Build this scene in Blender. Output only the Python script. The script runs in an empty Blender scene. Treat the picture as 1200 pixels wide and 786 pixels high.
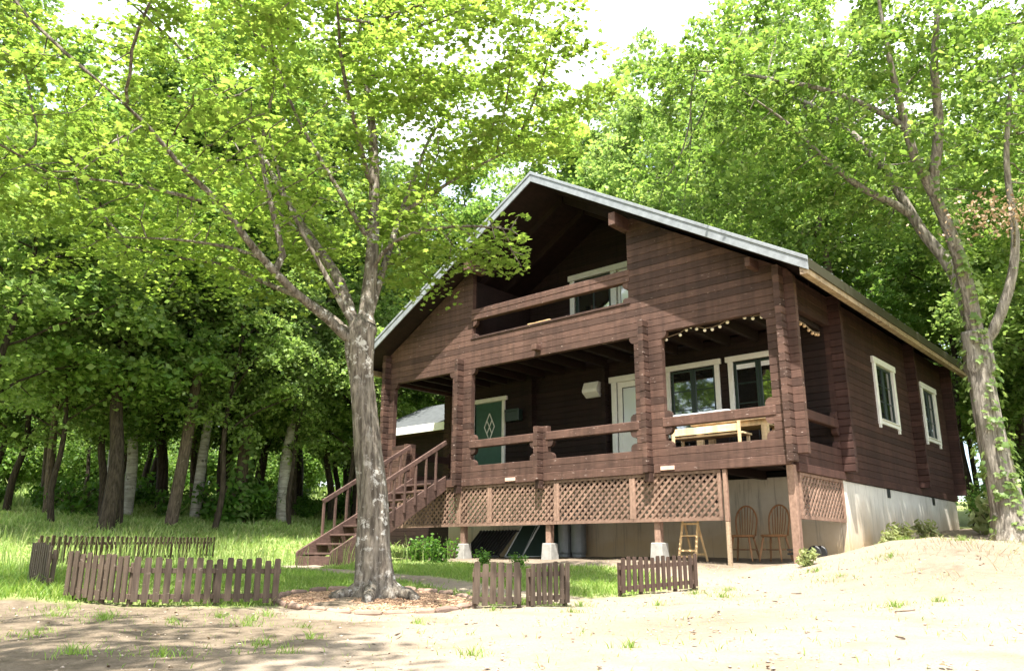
import bpy, math, random
import numpy as np
from mathutils import Vector, Matrix
random.seed(7); RNG = np.random.default_rng(7)
S = bpy.context.scene; COL = S.collection

# ------------------------------------------------------------------ camera, sky, sun, exposure
cam = bpy.data.cameras.new('camera'); cam_o = bpy.data.objects.new('camera', cam); COL.objects.link(cam_o)
yaw, pitch, roll = -0.7206, 0.2636, 0.0054
cam.sensor_width = 36.0; cam.lens = 944.11 / 1200 * 36; cam.clip_start = 0.05; cam.clip_end = 2000
fwd = Vector((math.sin(yaw) * math.cos(pitch), math.cos(yaw) * math.cos(pitch), math.sin(pitch)))
r0 = Vector((math.cos(yaw), -math.sin(yaw), 0)); u0 = r0.cross(fwd)
rx = r0 * math.cos(roll) + u0 * math.sin(roll); ux = u0 * math.cos(roll) - r0 * math.sin(roll)
M = Matrix((rx, ux, -fwd)).transposed().to_4x4(); M.translation = Vector((10.147, -12.691, -1.408))
cam_o.matrix_world = M; S.camera = cam_o

SUN = Vector((0.35, -0.57, 1.50)).normalized()
el = math.asin(SUN.z); rot = math.atan2(SUN.x, SUN.y)
W = bpy.data.worlds.new('World'); S.world = W; W.use_nodes = True
wn = W.node_tree; wn.nodes.clear()
sky = wn.nodes.new('ShaderNodeTexSky'); sky.sky_type = 'NISHITA'; sky.sun_disc = False
sky.sun_elevation = el; sky.sun_rotation = rot; sky.dust_density = 2.0
bg = wn.nodes.new('ShaderNodeBackground'); bg.inputs['Strength'].default_value = 0.145
tc = wn.nodes.new('ShaderNodeTexCoord'); nz = wn.nodes.new('ShaderNodeTexNoise')
nz.inputs['Scale'].default_value = 2.2; nz.inputs['Detail'].default_value = 6; nz.inputs['Roughness'].default_value = .55
rmp = wn.nodes.new('ShaderNodeValToRGB'); rmp.color_ramp.elements[0].position = .38; rmp.color_ramp.elements[1].position = .60
mx = wn.nodes.new('ShaderNodeMixRGB'); mx.inputs['Color2'].default_value = (6.5, 6.7, 7.0, 1)   # bright summer cloud
wo = wn.nodes.new('ShaderNodeOutputWorld')
L = wn.links.new
L(tc.outputs['Generated'], nz.inputs['Vector']); L(nz.outputs['Fac'], rmp.inputs['Fac']); L(rmp.outputs['Color'], mx.inputs['Fac'])
L(sky.outputs['Color'], mx.inputs['Color1']); L(mx.outputs['Color'], bg.inputs['Color']); L(bg.outputs['Background'], wo.inputs['Surface'])

sl = bpy.data.lights.new('sun', 'SUN'); sl.energy = 5.0; sl.angle = math.radians(0.53); sl.color = (1.0, .955, .88)
so = bpy.data.objects.new('sun', sl); COL.objects.link(so); so.location = SUN * 60
so.rotation_euler = SUN.to_track_quat('Z', 'Y').to_euler()
vs = S.view_settings; vs.view_transform = 'Standard'; vs.look = 'None'; vs.gamma = 1; vs.use_curve_mapping = False
vs.exposure = 1.8
cy = S.cycles; cy.max_bounces = 8; cy.diffuse_bounces = 5; cy.glossy_bounces = 3; cy.transmission_bounces = 4
cy.transparent_max_bounces = 6; cy.caustics_reflective = False; cy.caustics_refractive = False; cy.sample_clamp_indirect = 8

# ------------------------------------------------------------------ materials
def mat(name):
    m = bpy.data.materials.new(name); m.use_nodes = True; nt = m.node_tree
    b = nt.nodes['Principled BSDF']
    return m, nt, b
def nd(nt, t, **kw):
    n = nt.nodes.new(t)
    for k, v in kw.items():
        if k in n.inputs: n.inputs[k].default_value = v
        else: setattr(n, k, v)
    return n
def ramp(nt, fac, stops):
    r = nt.nodes.new('ShaderNodeValToRGB'); cr = r.color_ramp
    while len(cr.elements) < len(stops): cr.elements.new(.5)
    for e, (p, c) in zip(cr.elements, stops):
        e.position = p; e.color = (c[0], c[1], c[2], 1) if hasattr(c, '__len__') else (c, c, c, 1)
    nt.links.new(fac, r.inputs['Fac']); return r.outputs['Color']
def noise(nt, scale, detail=4, rough=.55, stretch=None, coord='Object'):
    t = nt.nodes.new('ShaderNodeTexCoord'); n = nd(nt, 'ShaderNodeTexNoise', Scale=scale, Detail=detail, Roughness=rough)
    if stretch:
        mp = nt.nodes.new('ShaderNodeMapping'); mp.inputs['Scale'].default_value = stretch
        nt.links.new(t.outputs[coord], mp.inputs['Vector']); nt.links.new(mp.outputs['Vector'], n.inputs['Vector'])
    else: nt.links.new(t.outputs[coord], n.inputs['Vector'])
    return n.outputs['Fac']
def mixc(nt, fac, a, b, mode='MIX'):
    m = nt.nodes.new('ShaderNodeMixRGB'); m.blend_type = mode
    for s, v in (('Fac', fac), ('Color1', a), ('Color2', b)):
        if hasattr(v, 'is_linked'): nt.links.new(v, m.inputs[s])
        else: m.inputs[s].default_value = v if not hasattr(v, '__len__') else (v[0], v[1], v[2], 1)
    return m.outputs['Color']
def bump(nt, b, h, strength=.3, dist=.01):
    bp = nd(nt, 'ShaderNodeBump', Strength=strength, Distance=dist); nt.links.new(h, bp.inputs['Height'])
    nt.links.new(bp.outputs['Normal'], b.inputs['Normal'])
def island(nt):
    return nt.nodes.new('ShaderNodeNewGeometry').outputs['Random Per Island']

def wood(name, dark, light, fleck=None, fleck_at=.66, rough=.75, stretch=(2.2, 2.2, 38), scale=1.6, spec=.25, isl=.5):
    m, nt, b = mat(name)
    g = noise(nt, scale, 6, .6, stretch)
    c = ramp(nt, g, [(.3, dark), (.72, light)])
    v = ramp(nt, island(nt), [(0, 1 - isl * .55), (1, 1 + isl * .45)])
    c = mixc(nt, 1, c, v, 'MULTIPLY')
    big = ramp(nt, noise(nt, .7, 3, .6), [(.3, .74), (.7, 1.22)])
    stk = ramp(nt, noise(nt, 1, 5, .65, (7, 7, .55)), [(.34, .72), (.56, 1.08)]); big = mixc(nt, 1, big, stk, 'MULTIPLY')
    c = mixc(nt, 1, c, big, 'MULTIPLY')
    if fleck:
        f = ramp(nt, noise(nt, 1, 5, .62, (9, 9, 34)), [(fleck_at, 0), (fleck_at + .07, 1)])
        c = mixc(nt, f, c, fleck)
    nt.links.new(c, b.inputs['Base Color']); b.inputs['Roughness'].default_value = rough
    b.inputs['Specular IOR Level'].default_value = spec
    bump(nt, b, noise(nt, 2.4, 6, .65, stretch), .35, .006)
    return m
MT = {}
MT['facade'] = wood('weathered_brown_stain', (.045, .0242, .0172), (.099, .0545, .0402), (.40, .31, .27), .64, isl=.8)
MT['side'] = wood('dark_brown_stain', (.034, .016, .012), (.062, .030, .023), (.12, .07, .055), .72)  # less faded than the facade; base also darkened to deepen the wall's shade
MT['inner'] = wood('shade_darkened_brown_stain', (.013, .0068, .0054), (.025, .0125, .010), None)  # same stain, base colour darkened so porch and balcony recesses read as deep shade
MT['lattice'] = wood('lattice_brown', (.132, .080, .056), (.245, .158, .115), (.38, .28, .215), .65, stretch=(10, 10, 10))
MT['pine'] = wood('pale_pine', (.52, .37, .20), (.66, .50, .31), None, rough=.55, stretch=(2, 20, 20))
MT['oldpine'] = wood('aged_pine', (.36, .24, .12), (.52, .36, .19), None, stretch=(14, 14, 3))
MT['chairwood'] = wood('turned_beech', (.20, .10, .046), (.33, .175, .082), None, rough=.45, stretch=(14, 14, 3))
MT['fence'] = wood('fence_brown', (.046, .032, .0225), (.092, .067, .048), (.24, .19, .15), .655, stretch=(26, 26, 3), isl=.8)
MT['fenced'] = wood('fence_dark_brown', (.036, .022, .016), (.072, .046, .034), (.16, .12, .09), .68, stretch=(26, 26, 3), isl=.8)
MT['eave'] = wood('eave_board', (.22, .16, .105), (.36, .27, .18), (.08, .045, .03), .60, stretch=(20, 2.2, 20))
MT['stairw'] = wood('stair_brown', (.050, .029, .023), (.10, .060, .048), (.26, .19, .16), .67, stretch=(5, 5, 20))

def plain(name, col, rough=.5, metal=0, var=.12, spec=.4, bmp=0):
    m, nt, b = mat(name)
    v = ramp(nt, noise(nt, 7, 5, .6), [(.3, 1 - var), (.7, 1 + var)])
    c = mixc(nt, 1, col, v, 'MULTIPLY'); nt.links.new(c, b.inputs['Base Color'])
    b.inputs['Roughness'].default_value = rough; b.inputs['Metallic'].default_value = metal
    b.inputs['Specular IOR Level'].default_value = spec
    if bmp: bump(nt, b, noise(nt, 40, 4, .6), bmp, .004)
    return m
MT['white'] = plain('white_paint', (.76, .75, .70), .5, var=.07, bmp=.1)
MT['green'] = plain('green_paint', (.030, .085, .058), .45, var=.15)
MT['sash'] = plain('dark_green_sash', (.018, .034, .026), .4)
MT['metal'] = plain('grey_fascia_metal', (.20, .215, .225), .55, .1, var=.25)
MT['gutter'] = plain('dark_eave_metal', (.055, .050, .032), .5, .2)
MT['roof'] = plain('grey_roof_sheet', (.20, .22, .22), .5, .3, var=.2)
MT['black'] = plain('black_metal', (.018, .018, .018), .45)
MT['gas'] = plain('grey_gas_bottle', (.19, .20, .205), .45, .3)
MT['frame'] = plain('grey_aluminium', (.42, .43, .42), .4, .6)
MT['plate'] = plain('pale_tag', (.62, .40, .30), .6)
MT['bulb'] = plain('frosted_bulb', (.86, .80, .66), .25)
MT['bulb2'] = plain('amber_bulb', (.62, .42, .26), .3)
MT['curtain'] = plain('white_curtain', (.78, .80, .82), .9)
MT['dark'] = plain('dark_interior', (.012, .012, .012), .9)

m, nt, b = mat('window_glass'); b.inputs['Base Color'].default_value = (.012, .014, .013, 1)
b.inputs['Roughness'].default_value = .03; b.inputs['Specular IOR Level'].default_value = 1.0; b.inputs['IOR'].default_value = 2.3
MT['glass'] = m
m, nt, b = mat('door_glass'); b.inputs['Base Color'].default_value = (.72, .75, .83, 1)  # pale lavender base colour paints the sky's reflection into the pane
b.inputs['Roughness'].default_value = .05; b.inputs['Specular IOR Level'].default_value = 1.0; b.inputs['IOR'].default_value = 1.8
MT['sky_doorglass'] = m

m, nt, b = mat('poured_concrete')
t = ramp(nt, noise(nt, 1.6, 6, .62), [(.3, (.50, .48, .43)), (.7, (.66, .64, .58))])
pz = nt.nodes.new('ShaderNodeTexCoord'); sx = nt.nodes.new('ShaderNodeSeparateXYZ'); nt.links.new(pz.outputs['Object'], sx.inputs[0])
ad = nd(nt, 'ShaderNodeMath', operation='ADD'); sc2 = nd(nt, 'ShaderNodeMath', operation='MULTIPLY'); sc2.inputs[1].default_value = .8
nt.links.new(noise(nt, 1.1, 5, .6), sc2.inputs[0]); nt.links.new(sx.outputs['Z'], ad.inputs[0]); nt.links.new(sc2.outputs[0], ad.inputs[1])
st = ramp(nt, ad.outputs[0], [(0, 1), (.02, 0)])
mr = nd(nt, 'ShaderNodeMapRange'); mr.inputs['From Min'].default_value = -.85; mr.inputs['From Max'].default_value = .05
nt.links.new(ad.outputs[0], mr.inputs['Value'])
st = ramp(nt, mr.outputs['Result'], [(0, .85), (1, 0)])
c = mixc(nt, st, t, (.40, .27, .13)); 
dr = ramp(nt, noise(nt, 1, 5, .7, (14, 14, .8)), [(.54, 0), (.68, .62)]); c = mixc(nt, dr, c, (.16, .15, .13))
nt.links.new(c, b.inputs['Base Color']); b.inputs['Roughness'].default_value = .85; bump(nt, b, noise(nt, 18, 6, .6), .25, .01)
MT['concrete'] = m
MT['pier'] = plain('pale_pier_concrete', (.27, .26, .235), .85, var=.25, bmp=.3)

def bark(name, a, c_, spot=None, spot_at=.56, stretch=(24, 24, 4.2), lich=9):
    m, nt, b = mat(name)
    g = noise(nt, 1, 7, .65, stretch)
    c = ramp(nt, g, [(.40, a), (.60, c_)])
    if spot:
        f = ramp(nt, noise(nt, lich, 5, .7), [(spot_at, 0), (spot_at + .06, .9)])
        if name == 'maple_bark': f = mixc(nt, 1, f, ramp(nt, noise(nt, 1.5, 4, .6), [(.40, .10), (.58, 1)]), 'MULTIPLY')
        c = mixc(nt, f, c, spot)
    nt.links.new(c, b.inputs['Base Color']); b.inputs['Roughness'].default_value = .9; b.inputs['Specular IOR Level'].default_value = .15
    bump(nt, b, g, 1.0, .045)
    return m
MT['bark_maple'] = bark('maple_bark', (.078, .064, .050), (.225, .195, .155), (.52, .50, .45), .55)
MT['bark_right'] = bark('ridged_bark', (.115, .10, .082), (.29, .26, .215), (.42, .40, .34), .62, (22, 22, 2.2))
MT['bark_dark'] = bark('dark_bark', (.028, .022, .016), (.075, .058, .042), (.14, .13, .10), .66)
MT['bark_brown'] = bark('brown_bark', (.06, .046, .034), (.15, .115, .085), (.26, .23, .18), .62)
MT['bark_white'] = bark('white_bark', (.27, .255, .225), (.46, .44, .39), (.09, .08, .065), .57, (3, 3, 14), 3)

def leaf(name, c1, c2, c3, tr, trans=.45, rough=.45):
    m, nt, b = mat(name)
    c = ramp(nt, island(nt), [(0, c1), (.55, c2), (1, c3)])
    cl = ramp(nt, noise(nt, .55, 3, .6), [(.3, .68), (.7, 1.30)])
    c = mixc(nt, 1, c, cl, 'MULTIPLY')
    nt.links.new(c, b.inputs['Base Color']); b.inputs['Roughness'].default_value = rough; b.inputs['Specular IOR Level'].default_value = .26
    t = nt.nodes.new('ShaderNodeBsdfTranslucent'); ct = mixc(nt, 1, c, tr, 'MULTIPLY'); nt.links.new(ct, t.inputs['Color'])
    ms = nt.nodes.new('ShaderNodeMixShader'); ms.inputs['Fac'].default_value = trans
    o = nt.nodes['Material Output']
    nt.links.new(b.outputs[0], ms.inputs[1]); nt.links.new(t.outputs[0], ms.inputs[2]); nt.links.new(ms.outputs[0], o.inputs['Surface'])
    return m
MT['leaf_maple'] = leaf('maple_leaf', (.132, .20, .042), (.188, .255, .054), (.245, .305, .08), (1.50, 1.60, 1.0), .58, .55)
MT['leaf_right'] = leaf('right_tree_leaf', (.098, .168, .038), (.152, .235, .054), (.235, .305, .09), (1.6, 1.65, 1.0), .50, .5)
MT['leaf_forest'] = leaf('forest_leaf', (.088, .165, .042), (.14, .225, .06), (.21, .285, .09), (1.6, 1.65, 1.0), .5, .4)
MT['leaf_light'] = leaf('pale_forest_leaf', (.125, .205, .058), (.19, .275, .08), (.26, .335, .12), (1.6, 1.6, 1.1), .48, .4)
MT['leaf_dry'] = leaf('dry_leaf', (.20, .13, .075), (.30, .21, .125), (.38, .29, .18), (1.2, 1.1, 1.0), .3)
MT['leaf_shrub'] = leaf('shrub_leaf', (.05, .12, .02), (.085, .18, .03), (.13, .23, .04), (1.7, 1.8, 1.0), .4)
MT['blade'] = leaf('grass_blade', (.12, .22, .04), (.19, .29, .06), (.29, .35, .11), (1.6, 1.6, 1.0), .45)
MT['meadow'] = leaf('meadow_blade', (.19, .30, .08), (.28, .385, .12), (.43, .46, .22), (1.5, 1.5, 1.0), .45)

MT['litter'] = leaf('leaf_litter', (.10, .065, .04), (.17, .115, .065), (.26, .20, .10), (1.2, 1.1, 1.0), .15)

MT['straw'] = leaf('dry_straw', (.16, .13, .07), (.24, .20, .11), (.26, .27, .10), (1.2, 1.1, 1.0), .25)

MT['shedroof'] = plain('weathered_shed_roof', (.062, .068, .070), .9, 0, var=.3)

MT['leaf_pale'] = leaf('pale_strap_leaf', (.20, .25, .09), (.29, .33, .13), (.38, .40, .20), (1.4, 1.4, 1.0), .4, .6)

# ------------------------------------------------------------------ mesh helpers
class MB:
    def __init__(s): s.v = []; s.f = []
    def add(s, vs, fs):
        k = len(s.v); s.v += [tuple(p) for p in vs]; s.f += [tuple(k + i for i in f) for f in fs]; return s
    def obox(s, o, d, n, u0, u1, t0, t1, z0, z1):
        P = lambda u, t, z: (o[0] + d[0] * u + n[0] * t, o[1] + d[1] * u + n[1] * t, z)
        return s.add([P(u0, t0, z0), P(u1, t0, z0), P(u1, t1, z0), P(u0, t1, z0), P(u0, t0, z1), P(u1, t0, z1), P(u1, t1, z1), P(u0, t1, z1)],
              [(0, 3, 2, 1), (4, 5, 6, 7), (0, 1, 5, 4), (1, 2, 6, 5), (2, 3, 7, 6), (3, 0, 4, 7)])
    def box(s, x0, x1, y0, y1, z0, z1): return s.obox((0, 0), (1, 0), (0, 1), x0, x1, y0, y1, z0, z1)
    def bar(s, a, b, w, h, up=(0, 0, 1)):
        a = Vector(a); b = Vector(b); d = (b - a).normalized(); r = d.cross(Vector(up))
        if r.length < 1e-4: r = Vector((1, 0, 0))
        r.normalize(); u = r.cross(d); r *= w / 2; u *= h / 2
        return s.add([a - r - u, a + r - u, a + r + u, a - r + u, b - r - u, b + r - u, b + r + u, b - r + u],
              [(0, 1, 2, 3), (7, 6, 5, 4), (0, 4, 5, 1), (1, 5, 6, 2), (2, 6, 7, 3), (3, 7, 4, 0)])
    def prism(s, poly, f0, f1):
        n = len(poly); return s.add([f0(p) for p in poly] + [f1(p) for p in poly],
              [tuple(range(n))[::-1], tuple(range(n, 2 * n))] + [(i, (i + 1) % n, n + (i + 1) % n, n + i) for i in range(n)])
    def tube(s, pts, rad, n=8, caps=True, lobes=None):
        k = len(s.v); pts = [Vector(p) for p in pts]; x = None
        for i, p in enumerate(pts):
            d = (pts[min(i + 1, len(pts) - 1)] - pts[max(i - 1, 0)]).normalized()
            if x is None:
                x = d.cross(Vector((0.31, .95, .05))); x = x if x.length > .1 else d.cross(Vector((1, 0, 0)))
            x = (x - d * x.dot(d)).normalized(); y = d.cross(x)
            for j in range(n):
                a = 2 * math.pi * j / n; r = rad[i] * (lobes(i, a, p) if lobes else 1)
                q = p + (x * math.cos(a) + y * math.sin(a)) * r; s.v.append((q.x, q.y, q.z))
        for i in range(len(pts) - 1):
            for j in range(n):
                a = k + i * n + j; b = k + i * n + (j + 1) % n; s.f.append((a, b, b + n, a + n))
        if caps: s.f.append(tuple(k + j for j in range(n))[::-1]); s.f.append(tuple(k + (len(pts) - 1) * n + j for j in range(n)))
        return s
    def ball(s, c, r, nu=10, nv=6, sq=(1, 1, 1)):
        k = len(s.v); s.v.append((c[0], c[1], c[2] - r * sq[2]))
        for i in range(1, nv):
            t = math.pi * i / nv
            for j in range(nu):
                a = 2 * math.pi * j / nu
                s.v.append((c[0] + r * sq[0] * math.sin(t) * math.cos(a), c[1] + r * sq[1] * math.sin(t) * math.sin(a), c[2] - r * sq[2] * math.cos(t)))
        s.v.append((c[0], c[1], c[2] + r * sq[2])); e = len(s.v) - 1
        for j in range(nu): s.f.append((k, k + 1 + (j + 1) % nu, k + 1 + j)); s.f.append((e, e - nu + j, e - nu + (j + 1) % nu))
        for i in range(nv - 2):
            for j in range(nu):
                a = k + 1 + i * nu + j; b = k + 1 + i * nu + (j + 1) % nu; s.f.append((a, b, b + nu, a + nu))
        return s
    def build(s, name, m, parent=None, bevel=0, smooth=False):
        me = bpy.data.meshes.new(name); me.from_pydata(s.v, [], s.f); me.validate(); me.update()
        if smooth: me.polygons.foreach_set('use_smooth', [True] * len(me.polygons))
        me.materials.append(m); o = bpy.data.objects.new(name, me); COL.objects.link(o)
        if parent: o.parent = parent
        if bevel:
            md = o.modifiers.new('bevel', 'BEVEL'); md.width = bevel; md.segments = 1; md.limit_method = 'ANGLE'; md.angle_limit = math.radians(40)
        return o
def tag(o, label=None, cat=None, group=None, kind=None):
    if label: o['label'] = label
    if cat: o['category'] = cat
    if group: o['group'] = group
    if kind: o['kind'] = kind
    return o
def empty(name, loc=(0, 0, 0), rz=0.0):
    o = bpy.data.objects.new(name, None); COL.objects.link(o); o.location = loc; o.rotation_euler = (0, 0, rz); o.empty_display_size = .2; return o
def copy_tree(o, parent=None, inplace=True):
    c = o.copy(); COL.objects.link(c)
    if parent: c.parent = parent
    for ch in list(o.children): copy_tree(ch, c)
    return c
def np_mesh(name, V, F, m, attr=None):
    """V (n,3); F (k,3|4) array."""
    me = bpy.data.meshes.new(name); V = np.ascontiguousarray(V, np.float32); F = np.ascontiguousarray(F, np.int32)
    me.vertices.add(len(V)); me.vertices.foreach_set('co', V.ravel())
    k = F.shape[1]; me.loops.add(F.size); me.loops.foreach_set('vertex_index', F.ravel())
    me.polygons.add(len(F)); me.polygons.foreach_set('loop_start', np.arange(0, F.size, k, dtype=np.int32))
    me.update(calc_edges=True); me.validate()
    if attr is not None:
        for an, av in attr.items():
            a = me.attributes.new(an, 'FLOAT', 'POINT'); a.data.foreach_set('value', np.ascontiguousarray(av, np.float32))
    me.materials.append(m); return me
def link(name, me, parent=None):
    o = bpy.data.objects.new(name, me); COL.objects.link(o)
    if parent: o.parent = parent
    return o

# ------------------------------------------------------------------ terrain: one sheet out to the horizon
CP = np.array([
 (-5,-.3,-1.56),(-2.4,-.3,-1.54),(0,-.3,-1.54),(2.4,-.2,-1.53),(4.9,-.1,-1.55),(-5,2,-1.5),(0,2,-1.48),(4.5,1.5,-1.5),
 (5.1,1.7,-1.4),(5.1,4,-1.22),(5.1,6.5,-1.0),(5.1,10,-.78),(0,10,-.8),(-5,10,-.9),(0,6,-1.1),(-6,5,-1.35),(-9,4,-1.1),
 (5.9,-1.2,-1.58),(6.6,.0,-1.2),(6.5,1.6,-1.12),(7.35,3.06,-1.24),(7.2,1.2,-1.2),(8.3,-1.85,-1.56),(9.5,1.5,-1.35),(8.5,7,-.9),(12,5,-1.2),(12,-3,-1.8),
 (-5.5,-2,-1.63),(-4.2,-2.2,-1.64),(-2,-2,-1.62),(1,-2,-1.66),(3,-1.5,-1.66),(4.6,-2.6,-1.86),(4.34,-4.06,-1.92),(2,-4,-1.78),(-1,-4.5,-1.74),(6.3,-3.2,-1.84),
 (4.31,-5.84,-1.98),(3.9,-6.2,-1.98),(4.36,-5.16,-1.97),(2.6,-6.44,-1.94),(3.3,-7,-2.0),(2.5,-7.7,-1.95),(2.05,-9,-1.94),(1.2,-9.2,-1.9),(.57,-9.18,-1.83),(-.4,-9,-1.80),
 (-5.5,-7.5,-1.66),(-8.2,-2.5,-1.56),(-3,-6,-1.68),(7.2,-9.3,-2.02),(5.9,-11.3,-2.1),(9.3,-8.3,-1.98),(10.1,-12.7,-2.5),(9,-11,-2.25),(14,-9,-2.2),(3,-12,-2.1),(-3,-12,-1.85),(10.5,-5,-1.9),
 (-11.6,1.5,-.58),(-14.6,-1.8,-.42),(-11.4,-2,-.78),(-11,-3.7,-.9),(-27,1.4,.75),(-38,23,2.9),(-20,15,.6),(-11,-10,-1.2),(-25,-12,.1),(-45,0,2.2),(-60,30,3.4),(-30,40,2.9),
 (0,25,-.2),(10,25,-.3),(25,20,-.6),(30,0,-2),(0,45,1.5),(30,50,1.),(20,-20,-3),(0,-30,-3),(-30,-35,-1.5),(40,-40,-4),(-60,-40,1.5),(60,20,-1),(-80,60,4),(70,80,2),(0,90,4),(-90,0,4),(80,-60,-4),(-20,-80,-3)])
def _U(r2): return np.where(r2>1e-9, r2*np.log(np.maximum(r2,1e-9)), 0.)
_n=len(CP); _d2=((CP[:,None,:2]-CP[None,:,:2])**2).sum(-1)
_K=_U(_d2)+np.eye(_n)*0.35
_P=np.hstack([np.ones((_n,1)),CP[:,:2]])
_A=np.zeros((_n+3,_n+3)); _A[:_n,:_n]=_K; _A[:_n,_n:]=_P; _A[_n:,:_n]=_P.T
_W=np.linalg.solve(_A,np.concatenate([CP[:,2],np.zeros(3)]))
def ground(x,y):
    x=np.asarray(x,float); y=np.asarray(y,float); sh=x.shape
    xf=np.clip(x.ravel(),-110,110); yf=np.clip(y.ravel(),-100,110)
    out=np.empty(len(xf))
    for i in range(0,len(xf),20000):
        a=xf[i:i+20000]; b=yf[i:i+20000]
        r2=(a[:,None]-CP[None,:,0])**2+(b[:,None]-CP[None,:,1])**2
        out[i:i+20000]=_U(r2)@_W[:_n]+_W[_n]+_W[_n+1]*a+_W[_n+2]*b
    return out.reshape(sh)

def gz(x, y): return float(ground(np.array([x]), np.array([y]))[0])

GRASS = np.array([(-.2, -12.5), (.9, -9.6), (1.25, -9.1), (2.0, -8.85), (2.5, -7.6), (2.9, -6.6), (3.5, -5.95), (4.25, -5.5), (4.25, -3.9), (4.4, -2.5), (3.4, -1.55),
    (2.2, -1.3), (1.0, -1.75), (-.6, -1.5), (-2.2, -.9), (-4.6, -.6), (-5.3, 2.5), (-5.3, 10.6), (6.4, 10.8), (7.6, 6.5), (9.2, 4.2), (10.4, 1.2), (13, -2), (25, -8), (120, -20), (120, 120), (-120, 120), (-120, -70), (-20, -40), (-3, -15)])
def sdist(poly, x, y):
    d = np.full(x.shape, 1e9); ins = np.zeros(x.shape, bool); n = len(poly)
    for i in range(n):
        a = poly[i]; b = poly[(i + 1) % n]; e = b - a; L2 = (e ** 2).sum()
        t = np.clip(((x - a[0]) * e[0] + (y - a[1]) * e[1]) / L2, 0, 1)
        d = np.minimum(d, np.hypot(x - a[0] - t * e[0], y - a[1] - t * e[1]))
        c = ((a[1] > y) != (b[1] > y)); xx = (b[0] - a[0]) * (y - a[1]) / (b[1] - a[1] + 1e-12) + a[0]
        ins ^= c & (x < xx)
    return np.where(ins, d, -d)
def wob(x, y, s=1.0, k=0.0):
    return (np.sin(x * 1.7 * s + 1.3 + k) * np.cos(y * 1.9 * s - .7 + k) + .6 * np.sin(x * 4.1 * s + y * 2.7 * s + 2 + k) + .4 * np.cos(x * 7.3 * s - y * 8.9 * s + k)
            + .25 * np.sin(x * 17 * s + y * 13 * s + k)) / 2.25
PATH = np.array([(-3.6, -3.0), (-2.4, -4.0), (-.6, -4.15), (1.2, -4.4), (2.6, -4.85), (4.6, -4.6)])
def pathd(x, y):
    d = np.full(x.shape, 1e9)
    for i in range(len(PATH) - 1):
        a = PATH[i]; e = PATH[i + 1] - a; t = np.clip(((x - a[0]) * e[0] + (y - a[1]) * e[1]) / (e ** 2).sum(), 0, 1)
        d = np.minimum(d, np.hypot(x - a[0] - t * e[0], y - a[1] - t * e[1]))
    return d
TREE = np.array((2.6, -6.44)); RIGHT = np.array((7.35, 3.06))
def ringd(x, y):   # normalised radius of the mulch bed
    return np.hypot((x - 2.70) / 1.12, (y + 6.5) / 1.08)
def grassmask(x, y):
    g = np.clip((sdist(GRASS, x, y) + .22 * wob(x, y, 1.6)) / .35 + .5, 0, 1)
    g *= np.clip((pathd(x, y) - .29 + .07 * wob(x, y, 2.3, 1)) / .12, 0, 1)
    g *= np.clip((ringd(x, y) - 1.0) / .08, 0, 1)
    g *= 1 - np.clip((.55 - np.hypot(x + 3.5, y + 3.3)) / .2, 0, 1)
    return g
ax = np.concatenate([-np.geomspace(600, 22, 26), np.arange(-21, -7, .45), np.arange(-7, 13, .12), np.arange(13, 22, .6), np.geomspace(22.5, 600, 24)])
ay = np.concatenate([-np.geomspace(600, 16, 24), np.arange(-15.5, -13, .5), np.arange(-13, 4, .12), np.arange(4, 30, .6), np.geomspace(30.5, 600, 26)])
X, Y = np.meshgrid(ax, ay); Z = ground(X, Y)
gm = grassmask(X, Y)
near = np.exp(-((X - 5) ** 2 + (Y + 6) ** 2) / 260)
Z = Z + near * (1 - gm) * (.024 * wob(X, Y, 1.3, 3) + .016 * wob(X, Y, 3.1, 5)) + near * gm * .015 * wob(X, Y, 2, 7)
rut = np.exp(-((Y + 7.4 + .35 * (X - 7)) / .16) ** 2) + np.exp(-((Y + 8.8 + .35 * (X - 7)) / .16) ** 2); Z = Z - .03 * rut * np.clip((X - 4.8) / .8, 0, 1) * (1 - gm)   # shallow wheel ruts
Z = Z + .07 * np.clip(1.0 - ringd(X, Y), 0, 1)           # the mulch bed is heaped a little round the trunk
nx_, ny_ = len(ax), len(ay); idx = np.arange(nx_ * ny_).reshape(ny_, nx_)
F = np.stack([idx[:-1, :-1], idx[:-1, 1:], idx[1:, 1:], idx[1:, :-1]], -1).reshape(-1, 4)
m, nt, b = mat('soil_and_grass')
at = nt.nodes.new('ShaderNodeAttribute'); at.attribute_name = 'grass'
ax_ = nt.nodes.new('ShaderNodeAttribute'); ax_.attribute_name = 'soil'
n1 = noise(nt, 1.3, 8, .65); n2 = noise(nt, 9, 6, .65); n3 = noise(nt, 60, 4, .7)
sand = ramp(nt, n1, [(.30, (.205, .161, .117)), (.55, (.285, .232, .177)), (.75, (.36, .304, .24))])
soil = ramp(nt, n2, [(.3, (.100, .078, .054)), (.7, (.215, .170, .124))])
gr = ramp(nt, n2, [(.3, (.15, .19, .055)), (.7, (.28, .31, .12))])
sm = nd(nt, 'ShaderNodeMath', operation='MULTIPLY_ADD'); sm.inputs[1].default_value = 2.6; sm.inputs[2].default_value = -1.32
nt.links.new(n1, sm.inputs[0]); sa = nd(nt, 'ShaderNodeMath', operation='ADD', use_clamp=True); nt.links.new(sm.outputs[0], sa.inputs[0]); nt.links.new(ax_.outputs['Fac'], sa.inputs[1])
base = mixc(nt, sa.outputs[0], sand, soil)
peb = ramp(nt, n3, [(.30, .62), (.48, 1), (.62, 1), (.78, 1.18)]); base = mixc(nt, 1, base, peb, 'MULTIPLY')
base = mixc(nt, at.outputs['Fac'], base, gr)
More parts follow.
